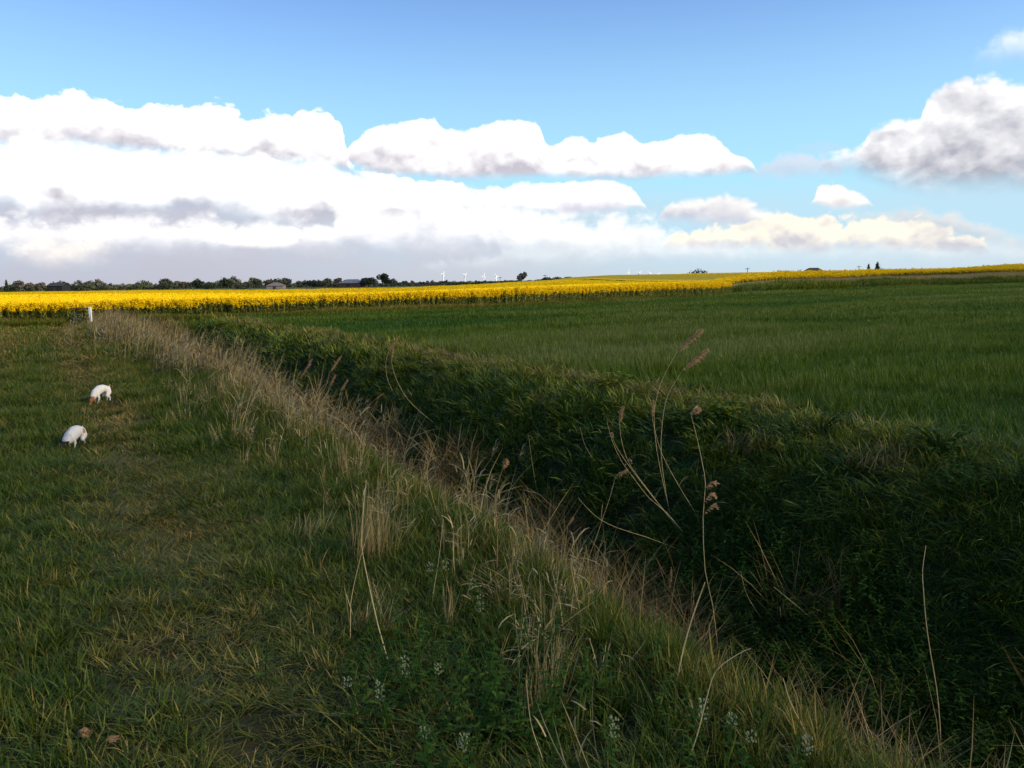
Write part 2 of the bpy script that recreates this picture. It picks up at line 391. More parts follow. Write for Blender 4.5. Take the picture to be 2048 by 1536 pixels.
def blade(b, x, y, z, L, w_, ang, lean, droop, segs=3, rb=None):
    """grass blade bending over towards ang"""
    u = np.linspace(0, 1, segs+1); d = np.array([math.cos(ang), math.sin(ang)])
    th = lean+droop*u
    dx = np.cumsum(np.r_[0, np.sin(th[:-1])])*L/segs; dz = np.cumsum(np.r_[0, np.cos(th[:-1])])*L/segs
    pts = np.c_[x+d[0]*dx, y+d[1]*dx, z+dz]
    tw = RNG.uniform(-.7, .7); side = np.array([-math.sin(ang+tw), math.cos(ang+tw), 0.])
    wd = w_*np.array([.8]+[1.]*(segs-1)+[.12]) if segs > 1 else [w_, .1*w_]
    b.ribbon(pts, wd, side, rb)
def tuft(name, m_, n, rad, L, w_, lean=(.0, .6), droop=(.3, 1.4), segs=3, bias=None):
    b = BM()
    for i in range(n):
        r_ = rad*math.sqrt(RNG.random()); a = RNG.uniform(0, 2*math.pi)
        an = a+RNG.normal(0, .8) if bias is None or RNG.random() > .65 else bias+RNG.normal(0, .5)
        blade(b, r_*math.cos(a), r_*math.sin(a), -.02, RNG.uniform(*L), w_*RNG.uniform(.7, 1.25), an, RNG.uniform(*lean), RNG.uniform(*droop), segs)
    return b.obj(name, m_, None, False)

GN_CACHE = {}
def scatter(name, protos, pts, rot, scl, idx, tint, label, cat):
    """points carrying rotation, scale, variant and tint -> one object of instances"""
    col_ = bpy.data.collections.new(name+'_kinds')
    for i, p in enumerate(protos): p.name = '%s_kind_%02d' % (name, i); col_.objects.link(p)
    me = bpy.data.meshes.new(name); N = len(pts); me.vertices.add(N); me.vertices.foreach_set('co', np.asarray(pts, np.float32).ravel())
    for nm, ty, ar, key in (('rot', 'FLOAT_VECTOR', np.asarray(rot, np.float32).ravel(), 'vector'), ('scl', 'FLOAT_VECTOR', np.asarray(scl, np.float32).ravel(), 'vector'),
                            ('idx', 'INT', np.asarray(idx, np.int32), 'value'), ('tint', 'FLOAT', np.asarray(tint, np.float32), 'value')):
        a = me.attributes.new(nm, ty, 'POINT'); a.data.foreach_set(key, ar)
    o = bpy.data.objects.new(name, me); COL.objects.link(o)
    ng = bpy.data.node_groups.new(name, 'GeometryNodeTree')
    ng.interface.new_socket('Geometry', in_out='INPUT', socket_type='NodeSocketGeometry'); ng.interface.new_socket('Geometry', in_out='OUTPUT', socket_type='NodeSocketGeometry')
    gi = ng.nodes.new('NodeGroupInput'); go = ng.nodes.new('NodeGroupOutput'); ip = ng.nodes.new('GeometryNodeInstanceOnPoints'); ci = ng.nodes.new('GeometryNodeCollectionInfo')
    ci.inputs[0].default_value = col_; ci.inputs[1].default_value = True; ci.inputs[2].default_value = True
    ip.inputs['Pick Instance'].default_value = True
    def na(nm, ty):
        n = ng.nodes.new('GeometryNodeInputNamedAttribute'); n.data_type = ty; n.inputs[0].default_value = nm; return n.outputs[0]
    L = ng.links.new
    L(gi.outputs[0], ip.inputs['Points']); L(ci.outputs[0], ip.inputs['Instance']); L(na('idx', 'INT'), ip.inputs['Instance Index'])
    L(na('rot', 'FLOAT_VECTOR'), ip.inputs['Rotation']); L(na('scl', 'FLOAT_VECTOR'), ip.inputs['Scale']); L(ip.outputs[0], go.inputs[0])
    md = o.modifiers.new('scatter', 'NODES'); md.node_group = ng
    tag(o, label, cat, kind='stuff'); return o

def view_points(d0, d1, dens, margin=1.25, half=38):
    """random ground points in the wedge the camera looks over"""
    th = math.tan(R(half)); area = th*(d1*d1-d0*d0)+2*margin*(d1-d0); n = int(area*dens)
    y = np.sqrt(RNG.uniform(d0*d0, d1*d1, n)); x = RNG.uniform(-1, 1, n)*(y*th+margin)
    return x, y
def lay_out(parts):
    P_, Rr, S3, Ix, Ti = [], [], [], [], []
    for x, y, zo, rz, tilt, sc, ix, ti in parts:
        n = len(x)
        P_.append(np.c_[x, y, G(x, y)+zo]); Rr.append(np.c_[tilt*RNG.normal(0, 1, n), tilt*RNG.normal(0, 1, n), rz]); S3.append(sc); Ix.append(ix); Ti.append(ti)
    return np.concatenate(P_), np.concatenate(Rr), np.concatenate(S3), np.concatenate(Ix), np.concatenate(Ti)
U = lambda n: RNG.uniform(0, 2*math.pi, n)

# --- verge grass (left of the ditch) and bank grass (ditch sides and far margin)
vp = [tuft('a', M_grass, 20, .07, (.07, .20), .0050) for _ in range(6)] + \
     [tuft('b', M_grass, 34, .15, (.08, .22), .010, segs=2) for _ in range(4)] + \
     [tuft('c', M_grass, 46, .34, (.10, .26), .022, segs=2) for _ in range(3)]
vp += [tuft('t', M_grass, 34, .13, (.06, .16), .0045, (1.1, 1.5), (-.1, .3), 2) for _ in range(4)]
bp = [tuft('a', M_bank, 22, .09, (.10, .28), .0065, (.2, 1.0), (.6, 2.0)) for _ in range(6)] + \
     [tuft('b', M_bank, 34, .17, (.10, .28), .012, (.2, 1.0), (.6, 1.9), 3) for _ in range(4)] + \
     [tuft('c', M_bank, 46, .36, (.12, .30), .026, (.2, .9), (.5, 1.6), 2) for _ in range(3)]
VP, BP = [], []
for (d0, d1, dens, k0, k1) in ((2.2, 9.5, 230, 0, 6), (9.5, 22, 62, 6, 10), (22, 60, 13, 10, 13)):
    x, y = view_points(d0, d1, dens); s, t = st(x, y); q = y-edge_y(x)
    n1 = fbm(x*1.1, y*1.1); n2 = fbm(x*.33+3, y*.33+8); n3 = fbm(x*3.1, y*3.1)
    path = np.exp(-((s-.75)/.62)**2)+.85*np.exp(-((s+1.2)/.5)**2)
    path = np.clip(path*(.55+.9*n1), 0, 1)
    k = (s < 3.9+.5*(n1-.5)) & (q < .5) & (RNG.random(len(x)) < 1-.15*path)
    hgt = (.85-.5*path)+.9*sms(1.7, 2.9, s)*(.5+n1)+.8*sms(-.5, -2.6, s)*(.4+n2)*.6
    hgt = hgt*(.55+.9*n2)
    hgt = np.maximum(hgt*RNG.uniform(.7, 1.3, len(x)), .32)
    ti = .02+.5*(n3-.35)+.42*path+.22*sms(.5, .75, n1)+RNG.normal(0, .10, len(x))+.26*sms(10, 32, y)+.16*sms(1.9, 2.6, s)*(1-sms(7, 11, y))
    ti = ti+(RNG.random(len(x)) < .04+.05*sms(1.8, 3, s)*sms(4, 8, y))*.5
    n = k.sum(); wd = 1+.15*RNG.normal(0, 1, n)
    VP.append((x[k], y[k], 0, U(n), .12, np.c_[wd, wd, hgt[k]], RNG.integers(k0, k1, n), ti[k]))
    if d0 < 10:
        k = (s < 3.5) & (RNG.random(len(x)) < .22+.40*path); n = k.sum()
        VP.append((x[k], y[k], .012, U(n), .1, np.ones((n, 3))*RNG.uniform(.8, 1.3, n)[:, None], RNG.integers(13, 17, n), .28+.40*n3[k]+RNG.normal(0, .15, n)))
    k = (s > 3.3) & (s < 9.1+.5*(n1-.5)) & (q < .5) & (RNG.random(len(x)) < np.where((s > 4.2) & (s < 5.1), .35, 1.))
    margin = np.exp(-((s-8.35-.3*(n2-.5))/.58)**2)
    hgt = (.68+1.3*(n1-.42)+.5*(n3-.5)+.05*margin)*RNG.uniform(.7, 1.3, len(x)); hgt = np.maximum(hgt, .3)
    ti = .02+.5*(n3-.4)+.3*(n2-.45)+.55*margin*sms(7, 13, y)+.06*sms(10, 30, y)+RNG.normal(0, .08, len(x))+(RNG.random(len(x)) < .03)*.5
    n = k.sum(); wd = 1.1+.15*RNG.normal(0, 1, n)
    BP.append((x[k], y[k], 0, U(n), .25, np.c_[wd, wd, hgt[k]], RNG.integers(k0, k1, n), ti[k]))
scatter('verge_grass', vp, *lay_out(VP), 'worn olive grass of the footpath verge left of the ditch', 'grass')
scatter('bank_grass', bp, *lay_out(BP), 'long dark green grass covering the far ditch bank and margin', 'grass')

# --- young wheat
wp = [tuft('a', M_wheat, 16, .08, (.18, .32), .0075, (.0, .35), (.3, 1.1), 3) for _ in range(6)] + \
     [tuft('b', M_wheat, 30, .18, (.18, .32), .013, (.0, .35), (.3, 1.), 2) for _ in range(4)] + \
     [tuft('c', M_wheat, 46, .42, (.18, .32), .028, (.0, .3), (.3, .9), 2) for _ in range(3)] + \
     [tuft('d', M_wheat, 60, 1.0, (.20, .34), .07, (.0, .3), (.2, .7), 1) for _ in range(3)]
WP = []
for (d0, d1, dens, k0, k1) in ((6, 13, 130, 0, 6), (13, 30, 42, 6, 10), (30, 75, 8, 10, 13), (75, 190, 1.5, 13, 16)):
    x, y = view_points(d0, d1, dens); s, t = st(x, y); q = y-edge_y(x); n1 = fbm(x*1.1, y*1.1); n2 = fbm((.84*x+.55*y)*.07+3, (-.55*x+.84*y)*.38+8); n3 = fbm(x*.5, y*.5)
    tram = np.exp(-((((-.55*x+.84*y)+.4*n1+2) % 12-6)/.28)**2)
    lim = np.where(d0 < 60, 8.75, 8.75)
    k = (s > lim+.3*(n1-.5)) & (q < -.6)
    hgt = (.66+.45*n3+.45*sms(.35, .65, n2))*RNG.uniform(.8, 1.2, len(x))*(1-.45*tram)
    ti = .14+1.8*(n2-.45)+.35*(n3-.5)+RNG.normal(0, .07, len(x))+.12*sms(15, 70, y)
    n = k.sum(); WP.append((x[k], y[k], 0, U(n), .06, np.c_[np.ones(n), np.ones(n), hgt[k]], RNG.integers(k0, k1, n), ti[k]))
scatter('wheat_crop', wp, *lay_out(WP), 'dense young green cereal crop filling the field right of the ditch', 'crop')

# --- oilseed rape: leafy stems and yellow heads
def rape_plant(hh, heads, stems=3, wide=1.):
    b = BM(); f = BM()
    for i in range(stems):
        a = RNG.uniform(0, 6.28); r_ = RNG.uniform(0, .09)*wide; x0, y0 = r_*math.cos(a), r_*math.sin(a)
        L = hh*RNG.uniform(.85, 1.05); lx, ly = RNG.normal(0, .06, 2)
        b.tube([(x0, y0, 0), (x0+lx*.3, y0+ly*.3, L*.5), (x0+lx, y0+ly, L)], [.012, .010, .006], 3)
        for j in range(17):
            zz = RNG.uniform(.04, .85)*L; an = RNG.uniform(0, 6.28); Lf = RNG.uniform(.12, .24)*(1.2-zz/L*.6)
            blade(b, x0+lx*zz/L, y0+ly*zz/L, zz, Lf*1.2, .065, an, RNG.uniform(.5, 1.2), .9, 2)
        for j in range(heads):
            an = RNG.uniform(0, 6.28); rr = RNG.uniform(0, .10); zz = L+RNG.uniform(-.16, .05)
            cx, cy = x0+lx+rr*math.cos(an), y0+ly+rr*math.sin(an)
            for q in range(5):
                c = np.array([cx, cy, zz])+RNG.normal(0, .018, 3); u = RNG.normal(0, 1, 3); u /= np.linalg.norm(u); v = np.cross(u, RNG.normal(0, 1, 3)); v /= np.linalg.norm(v); e = RNG.uniform(.012, .022)
                f.poly([c-u*e-v*e, c+u*e-v*e, c+u*e+v*e, c-u*e+v*e])
    o = b.obj('r', M_rape, None, False)
    # merge the flower faces in as a second material slot
    me = o.data; nv = len(me.vertices)
    bm = bmesh.new(); bm.from_mesh(me)
    fv = np.concatenate(f.V); vs = [bm.verts.new(v) for v in fv]; me.materials.append(M_flower)
    for fc in f.F:
        q = bm.faces.new([vs[i] for i in fc]); q.material_index = 1
    bm.to_mesh(me); bm.free(); return o
rp = [rape_plant(1.18, 12) for _ in range(5)]
def flower_patch(rad, n, sz):
    f = BM()
    for i in range(n):
        a = RNG.uniform(0, 6.28); r_ = rad*math.sqrt(RNG.random()); c = np.array([r_*math.cos(a), r_*math.sin(a), RNG.uniform(-.12, .07)])
        u = RNG.normal(0, 1, 3)*(1, 1, .45); u /= np.linalg.norm(u); v = np.cross(u, RNG.normal(0, .5, 3)+(0, 0, 1)); v /= np.linalg.norm(v); e = RNG.uniform(.6, 1.3)*sz
        f.poly([c-u*e-v*e, c+u*e-v*e, c+u*e+v*e, c-u*e+v*e])
    return f.obj('p', M_flower, None, False)
rp += [flower_patch(.55, 110, .03) for _ in range(3)] + [flower_patch(1.6, 150, .07) for _ in range(3)]
RP = []
x = RNG.uniform(-75, 34, 60000); dep = RNG.uniform(0, 1, 60000)**1.5*5
y = edge_y(x)+dep+.5*fbm(x*.8, x*.1); k = (np.abs(x) < y*math.tan(R(36))+4) & (x < 23); x, y, dep = x[k], y[k], dep[k]
k = RNG.random(len(x)) < .46; x, y = x[k], y[k]; n = len(x)
hs = .93+.18*sms(-25, 10, x)+RNG.normal(0, .05, n)+.10*(fbm(x*.5, y*.5)-.5)-.12*sms(2., 0., y-edge_y(x))*RNG.random(n)
RP.append((x, y, 0, U(n), .07, np.c_[np.ones(n), np.ones(n), hs], RNG.integers(0, 5, n), .25+RNG.normal(0, .15, n)))
def canopy_h(x, y): return .93+.22*sms(-25, 10, x)+.06*(fbm(x*.5, y*.5)-.5)
def far_edge(x): return np.interp(x, [-200, -100, -60, -25, 0, 25, 60], [320, 260, 200, 195, 330, 340, 340])
def rape_mask(x, y):
    q = y-edge_y(x); far = 330+0*x
    left = (q > 3.5) & (x < 22.3) & (y < far_edge(x))
    return left
for d0, d1, dens, k0, k1 in ((40, 110, 1.6, 5, 8), (110, 300, .10, 8, 11)):
    x, y = view_points(d0, d1, dens); k = rape_mask(x, y); x, y = x[k], y[k]; n = len(x)
    RP.append((x, y, canopy_h(x, y)*1.14-.02, U(n), .03, np.ones((n, 3)), RNG.integers(k0, k1, n), np.full(n, .3)))
scatter('rapeseed_crop', rp, *lay_out(RP), 'sunlit yellow flowering rapeseed crop beyond the green field', 'crop')
M_canopy = mat('rape_canopy', (.92, .62, .006), .9, .10, 1.5, .05, noise2=((.60, .46, .02), 3.5, .62, .9), bump=.3)
M_canopy2 = mat('rape_canopy_far', (.66, .42, .006), .9, .15, .6, .05, noise2=((.22, .22, .03), 1.0, .48, .78), bump=.5)
def sheet(name, x0, x1, nx, y_of, ny, hfun, m_, label, cat, mask=None, skirt=1.0):
    xs = np.linspace(x0, x1, nx); V = []; rows = []
    for i, xx in enumerate(xs):
        ys = y_of(xx, ny); zz = G(np.full(ny, xx), ys)+hfun(np.full(ny, xx), ys)
        V.append(np.c_[np.full(ny, xx), ys, zz])
    V = np.concatenate(V); I = np.arange(nx*ny).reshape(nx, ny)
    Fc = [tuple(q) for q in np.c_[I[:-1, :-1].ravel(), I[1:, :-1].ravel(), I[1:, 1:].ravel(), I[:-1, 1:].ravel()].tolist()]
    ring = list(I[:, 0])+list(I[-1, 1:])+list(I[-2::-1, -1])+list(I[0, -2:0:-1])
    n0 = len(V); low = V[ring].copy(); low[:, 2] = G(low[:, 0], low[:, 1])-.05; V = np.r_[V, low]
    for i in range(len(ring)):
        j = (i+1) % len(ring); Fc.append((ring[i], ring[j], n0+j, n0+i))
    o = mesh_obj(name, V, Fc, m_, smooth=True); tag(o, label, cat, kind='stuff'); return o
def ys_left(xx, ny):
    a = float(edge_y(xx))+3.0; b = float(far_edge(xx))
    return a+(max(b, a+4)-a)*np.linspace(0, 1, ny)**2
sheet('rapeseed_field', -330, 22.6, 190, ys_left, 90, lambda x, y: canopy_h(x, y)*1.10*sms(-1, 1.5, y-edge_y(x)-2.0), M_canopy, 'bright yellow rapeseed field stretching away behind its green front edge', 'crop field')

# --- right-hand plateau rape
def ys_right(xx, ny):
    a = float(edge_y(xx))+11+1.2*math.sin(xx*.11); return a+(max(560., a+60)-a)*np.linspace(0, 1, ny)**2
sheet('rapeseed_field', 26, 520, 200, ys_right, 70, lambda x, y: 1.0+.10*(fbm(x*.4, y*.4)-.5), M_canopy2, 'dull yellow rapeseed field on the rise at the right', 'crop field')
x = RNG.uniform(25, 190, 31000); y = edge_y(x)+9.8+1.2*np.sin(x*.11)+RNG.random(31000)**1.6*6
k = (np.abs(x) < y*math.tan(R(36))+4); x, y = x[k], y[k]; k = RNG.random(len(x)) < .62; x, y = x[k], y[k]; n = len(x)
rp2 = [rape_plant(1.12, 6) for _ in range(4)]+[flower_patch(.9, 60, .05) for _ in range(3)]
RP = [(x, y, 0, U(n), .08, np.c_[np.ones(n)*1.2, np.ones(n)*1.2, RNG.normal(1., .10, n)], RNG.integers(0, 4, n), .3+RNG.normal(0, .15, n))]
x = RNG.uniform(36, 260, 16000); y = edge_y(x)+12+RNG.random(16000)*70; k = (np.abs(x) < y*math.tan(R(36))+4); x, y = x[k], y[k]; n = len(x)
RP.append((x, y, 1.02, U(n), .03, np.ones((n, 3)), RNG.integers(4, 7, n), np.full(n, .3)))
scatter('rapeseed_crop', rp2, *lay_out(RP), 'yellow rapeseed plants fringing the raised field at the right', 'crop')
# --- dark rough growth and tan grass in front of the plateau
hp = [tuft('a', M_bank, 60, .8, (.35, .8), .07, (.1, .8), (.3, 1.), 2) for _ in range(4)]
dpq = [tuft('a', M_dry, 50, .6, (.4, .9), .03, (.0, .5), (.2, .9), 2, bias=0.) for _ in range(4)]
x = RNG.uniform(23.5, 200, 9400); dd = RNG.random(9400); y = edge_y(x)+dd*5.5; k = (np.abs(x) < y*math.tan(R(36))+4); x, y, dd = x[k], y[k], dd[k]; n = len(x)
nn = fbm(x*.12, y*.3)
HP = [(x, y, 0, U(n), .1, np.c_[np.ones(n), np.ones(n), .6+1.7*nn*(1-.5*sms(70, 120, x))], RNG.integers(0, 4, n), -.05+.45*nn)]
scatter('rough_hedge', hp, *lay_out(HP), 'dark green rough growth along the ditch below the raised rapeseed field', 'hedge')
x = RNG.uniform(25, 200, 12000); dd = RNG.random(12000); y = edge_y(x)+5.+dd*4; k = (np.abs(x) < y*math.tan(R(36))+4); x, y = x[k], y[k]; n = len(x)
HP = [(x, y, 0, RNG.normal(0, .6, n), .1, np.c_[np.ones(n), np.ones(n), .8+.5*RNG.random(n)], RNG.integers(0, 4, n), .1+.3*RNG.random(n))]
scatter('dry_bank_grass', dpq, *lay_out(HP), 'strip of tan dry grass along the foot of the raised rapeseed field', 'grass')
# --- grassy margin below the near rapeseed (pale line) 
mp = [tuft('a', M_grass, 50, .4, (.2, .5), .025, (.1, .7), (.3, 1.2), 2) for _ in range(4)]
x = RNG.uniform(-60, 30, 9000); y = edge_y(x)-RNG.random(9000)*2.2+.6; k = (np.abs(x) < y*math.tan(R(36))+4) & ((np.abs(x+21) > 1.6) | (y > 44.5)); x, y = x[k], y[k]; n = len(x); nn = fbm(x*.3, y*.3)
HP = [(x, y, 0, U(n), .1, np.c_[np.ones(n), np.ones(n), .45+1.1*nn*(1-.45*sms(0, 20, x))], RNG.integers(0, 4, n), .35+.7*(nn-.4)+.2*(RNG.random(n)-.5))]
scatter('margin_grass', mp, *lay_out(HP), 'strip of pale uncut grass at the foot of the rapeseed', 'grass')

# --- dead reeds: standing mass along the ditch, brown litter in its bottom
def reed_clump(n, L, rad, stalk_w, leafy=2, lean=.25, curl=.5, plume=.3, segs=4, m_=M_dry):
    b = BM()
    for i in range(n):
        r_ = rad*math.sqrt(RNG.random()); a = RNG.uniform(0, 6.28); x0, y0 = r_*math.cos(a), r_*math.sin(a); Ls = RNG.uniform(*L); an = RNG.normal(0, .6); l0 = RNG.normal(lean*.5, lean*.6); cu = curl*RNG.random(); rb = RNG.random()
        blade(b, x0, y0, 0, Ls, stalk_w, an, l0, cu, segs, rb)
        for j in range(leafy):
            zz = RNG.uniform(.15, .8); blade(b, x0+math.sin(l0)*Ls*zz*math.cos(an), y0+math.sin(l0)*Ls*zz*math.sin(an), math.cos(l0)*Ls*zz, Ls*RNG.uniform(.18, .38), stalk_w*1.9, RNG.normal(0, 1.3), RNG.uniform(.3, 1.5), RNG.uniform(.4, 1.8), 3)
        if RNG.random() < plume:
            th = l0+cu*.6; tip = np.array([x0+math.sin(th)*Ls*math.cos(an)*.97, y0+math.sin(th)*Ls*math.sin(an)*.97, math.cos(th)*Ls*.97])
            for j in range(12):
                f = j/12; blade(b, tip[0]+.05*f*math.cos(an), tip[1]+.05*f*math.sin(an), tip[2]-.12+.16*f, .09, .012, an+RNG.normal(0, .5), RNG.uniform(.4, 1.2), .8, 2, 0.02)
    return b.obj('reed', m_, None, False)
rd = [reed_clump(5, (.55, 1.15), .10, .006, 3) for _ in range(6)] + [reed_clump(12, (.55, 1.1), .25, .014, 2, segs=3) for _ in range(5)]
RPs = []
for d0, d1, dens, k0, k1 in ((3.2, 17, 26, 0, 6), (17, 46, 9, 6, 11)):
    x, y = view_points(d0, d1, dens); s, t = st(x, y); n1 = fbm(x*.7, y*.7)
    a = np.exp(-((s-3.25-.25*np.sin(t*.5))/(.42+.02*t))**2)*(.10*sms(3.6, 6, t)+.9*sms(8.2, 13, t))*(.25+1.3*n1)
    a = np.maximum(a, np.exp(-((s-4.6)/.9)**2)*sms(30, 36, t)*1.2)*(1-sms(43, 46, t))
    a = a*((np.abs(x+21)>1.8)|(y<30))
    k = RNG.random(len(x)) < a; n = k.sum(); xx, yy = x[k], y[k]
    hh = (.62+.55*n1[k])*RNG.uniform(.7, 1.25, n)
    RPs.append((xx, yy, -.02, RNG.normal(.2, .45, n), .12, np.c_[np.ones(n), np.ones(n), hh], RNG.integers(k0, k1, n), .22+RNG.normal(0, .18, n)))
scatter('dead_reeds', rd, *lay_out(RPs), 'mass of tan dead reeds lining the near edge of the ditch', 'reeds')
def litter(n, L, rad, w_):
    b = BM()
    for i in range(n):
        r_ = rad*math.sqrt(RNG.random()); a = RNG.uniform(0, 6.28); an = RNG.choice([RNG.normal(.3, .5), RNG.normal(3.4, .5), RNG.uniform(0, 6.28)])
        blade(b, r_*math.cos(a), r_*math.sin(a), RNG.uniform(-.02, .08), RNG.uniform(*L), w_*RNG.uniform(.6, 1.4), an, RNG.uniform(.6, 1.4), RNG.uniform(-.1, .7), 3)
    return b.obj('litter', M_brown, None, False)
lp = [litter(14, (.3, .8), .16, .005) for _ in range(5)]+[litter(26, (.4, .9), .3, .011) for _ in range(4)]
LP = []
for d0, d1, dens, k0, k1 in ((3.0, 13, 105, 0, 5), (13, 44, 20, 5, 9)):
    x, y = view_points(d0, d1, dens, 2.5); s, t = st(x, y); n1 = fbm(x*.9+2, y*.9)
    a = sms(3.1, 3.8, s)*(1-sms(5.2, 6.2, s))*sms(.38, .54, n1)*(1.0+.5*sms(4, 7, t))*(1-sms(44, 46, t))
    k = RNG.random(len(x)) < a; n = k.sum()
    LP.append((x[k], y[k], 0, U(n), .25, np.c_[np.ones(n), np.ones(n), RNG.uniform(.7, 1.3, n)], RNG.integers(k0, k1, n), .1+RNG.normal(.0, .25, n)))
scatter('reed_litter', lp, *lay_out(LP), 'tangle of brown broken reeds choking the ditch bottom', 'reeds')
# --- thin dry straws all over the verge edge
sp_ = [reed_clump(7, (.22, .5), .07, .0038, 1, .35, .9, 0) for _ in range(5)]
x, y = view_points(2.6, 15, 22); s, t = st(x, y); n1 = fbm(x*1.2+7, y*1.2)
a = (sms(1.4, 2.6, s)*(1-sms(3.6, 4.2, s)))*sms(.42, .62, n1)*1.1
k = RNG.random(len(x)) < a; n = k.sum()
scatter('dry_straw', sp_, *lay_out([(x[k], y[k], 0, U(n), .2, np.c_[np.ones(n), np.ones(n), RNG.uniform(.6, 1.2, n)], RNG.integers(0, 5, n), .25+RNG.normal(0, .2, n))]), 'dry straws standing through the long grass at the ditch edge', 'dead grass')
# --- nettles and broad weeds near the camera and on the far bank
def leaf(b, base, d, L, w_, rb=None, droop=.35):
    d = np.asarray(d, float); d /= np.linalg.norm(d); side = np.cross(d, (0, 0, 1.)); side /= np.linalg.norm(side)+1e-9
    u = np.array([0, .3, .65, 1.]); pts = np.asarray(base)+np.outer(u*L, d)+np.outer(-(u**2)*L*droop, (0, 0, 1))
    b.ribbon(pts, w_*np.array([.3, 1., .75, .05]), side, rb)
def nettle(hh, n=7):
    b = BM(); lx, ly = RNG.normal(0, .05, 2)
    b.tube([(0, 0, 0), (lx*.4, ly*.4, hh*.5), (lx, ly, hh)], [.004, .003, .002], 3, .5)
    for j in range(n):
        f = (j+.8)/n; a = j*1.57+RNG.normal(0, .2)
        for q in (0, math.pi):
            leaf(b, (lx*f, ly*f, hh*f), (math.cos(a+q), math.sin(a+q), .25), .055*(1.25-.75*f)*RNG.uniform(.8, 1.2), .025*(1.25-.7*f))
    return b
nk = [nettle(RNG.uniform(.18, .34)).obj('n', M_leaf, None, False) for _ in range(6)]
x, y = view_points(2.4, 11, 120, 2.); s, t = st(x, y); n1 = fbm(x*.8+5, y*.8+1)
a = np.exp(-((s-1.6)/.42)**2)*(1-sms(3.2, 4.6, t))*1.3*sms(.3, .5, n1)+.95*sms(4.7, 5.4, s)*(1-sms(7.4, 8.2, s))*sms(.36, .52, n1)
k = RNG.random(len(x)) < a; n = k.sum()
scatter('nettle_patch', nk, *lay_out([(x[k], y[k], .01, U(n), .15, np.ones((n, 3))*RNG.uniform(.7, 1.25, n)[:, None], RNG.integers(0, 6, n), .1+RNG.normal(0, .15, n))]), 'low dark nettle leaves crowding the near verge and far bank', 'nettles')

# ------------------------------------------------------------------ reed stems one can tell apart
M_stem = mat('reed_stem', (.62, .46, .19), .6, .22, 14., .2, noise2=((.20, .11, .05), 22., .56, .74))
M_stem2 = mat('reed_stem_brown', (.34, .17, .07), .65, .22, 14., .2)
M_plume = mat('reed_plume', (.62, .37, .17), .8, .25, 30., .1, .3)
def smooth_path(pts, n=14):
    pts = [Vector(p) for p in pts]; out = []
    P4 = [pts[0]*2-pts[1]]+pts+[pts[-1]*2-pts[-2]]
    per = max(2, n//(len(pts)-1))
    for i in range(1, len(P4)-2):
        p0, p1, p2, p3 = P4[i-1:i+3]
        for k in range(per):
            u = k/per; out.append(.5*((2*p1)+(-p0+p2)*u+(2*p0-5*p1+4*p2-p3)*u*u+(-p0+3*p1-3*p2+p3)*u**3))
    out.append(pts[-1]); return out
def plume_mesh(path, wid, dens=34, droop=(.55, -.15)):
    """feathery head: many drooping hairs along the last stretch of the stem"""
    b = BM(); n = len(path)
    for i in range(n):
        f = i/(n-1); env = math.sin(math.pi*min(1, .12+f*.88))**.6
        for j in range(dens):
            d = np.array([RNG.normal(droop[0], .35), RNG.normal(0, .5), RNG.normal(droop[1], .35)]); d += np.array(path[-1]-path[0])/max((path[-1]-path[0]).length, 1e-6)*.75
            d /= np.linalg.norm(d); L = wid*env*RNG.uniform(.35, 1.15); p = np.array(path[i])
            pts = [p, p+d*L*.55, p+d*L+np.array([0, 0, -.22*L])]
            side = np.cross(d, RNG.normal(0, 1, 3)); side /= np.linalg.norm(side)
            b.ribbon(pts, [.002, .008, .001], side, RNG.random())
    return b
def reed(label, px, plume=None, rad=.0037, m_=None, depth=.0, base_z=None, group='single reed stems standing up from the ditch', side_plumes=(), dist=None, pw=.05, cat='reed'):
    """px: photo points from root to tip; the root stands on the ground, the stem rises in its own upright plane"""
    root = ground_hit(*px[0]) if dist is None else None
    if root is None:
        a = at(px[0][0], px[0][1], dist); root = Vector((a.x, a.y, min(a.z, gz(a.x, a.y)+2)))
    d0 = root.y
    if dist is not None: # a stem whose foot is hidden: take it on down to the ground
        root = Vector((root.x-.01, root.y, gz(root.x, root.y)-.03))
        pts = [root]+[at(p[0], p[1], d0+depth*i/len(px)) for i, p in enumerate(px)]
    else:
        pts = [root-Vector((0, 0, .02))]+[at(p[0], p[1], d0+depth*i/len(px)) for i, p in enumerate(px) if i > 0]
    o = empty('reed', root); tag(o, label, cat, group)
    loc = [p-root for p in smooth_path(pts, 16)]
    n = len(loc); b = BM(); b.tube(loc, [rad*(1-.55*i/(n-1)) for i in range(n)], 5, .5); b.obj('stem', m_ or M_stem, o)
    if plume and len(px) > 3:
        for q_ in (.25, .45):
            c_ = loc[int(q_*n)]; lb = BM(); a_ = RNG.normal(0, 1.2)
            blade(lb, c_.x, c_.y, c_.z, RNG.uniform(.16, .30), .008, a_, RNG.uniform(.3, .9), RNG.uniform(.6, 2.), 5, .4); lb.obj('leaf', M_dry, o)
    if plume:
        pp = [at(p[0], p[1], d0+depth)-root for p in plume]; pp = smooth_path([loc[-1]]+pp, 12)
        plume_mesh(pp, pw).obj('plume', M_plume, o)
    for sp in side_plumes:
        pp = [at(p[0], p[1], d0+depth*.6)-root for p in sp]; plume_mesh(smooth_path(pp, 8), pw*.8, 14).obj('plume', M_plume, o)
    return o
reed('tallest reed stem, curving right, topped by the highest feathery brown plume', [(1341, 1026), (1327, 969), (1314, 903), (1308, 832), (1316, 784), (1331, 745), (1356, 700)], [(1372, 682), (1390, 668), (1406, 658)], pw=.085)
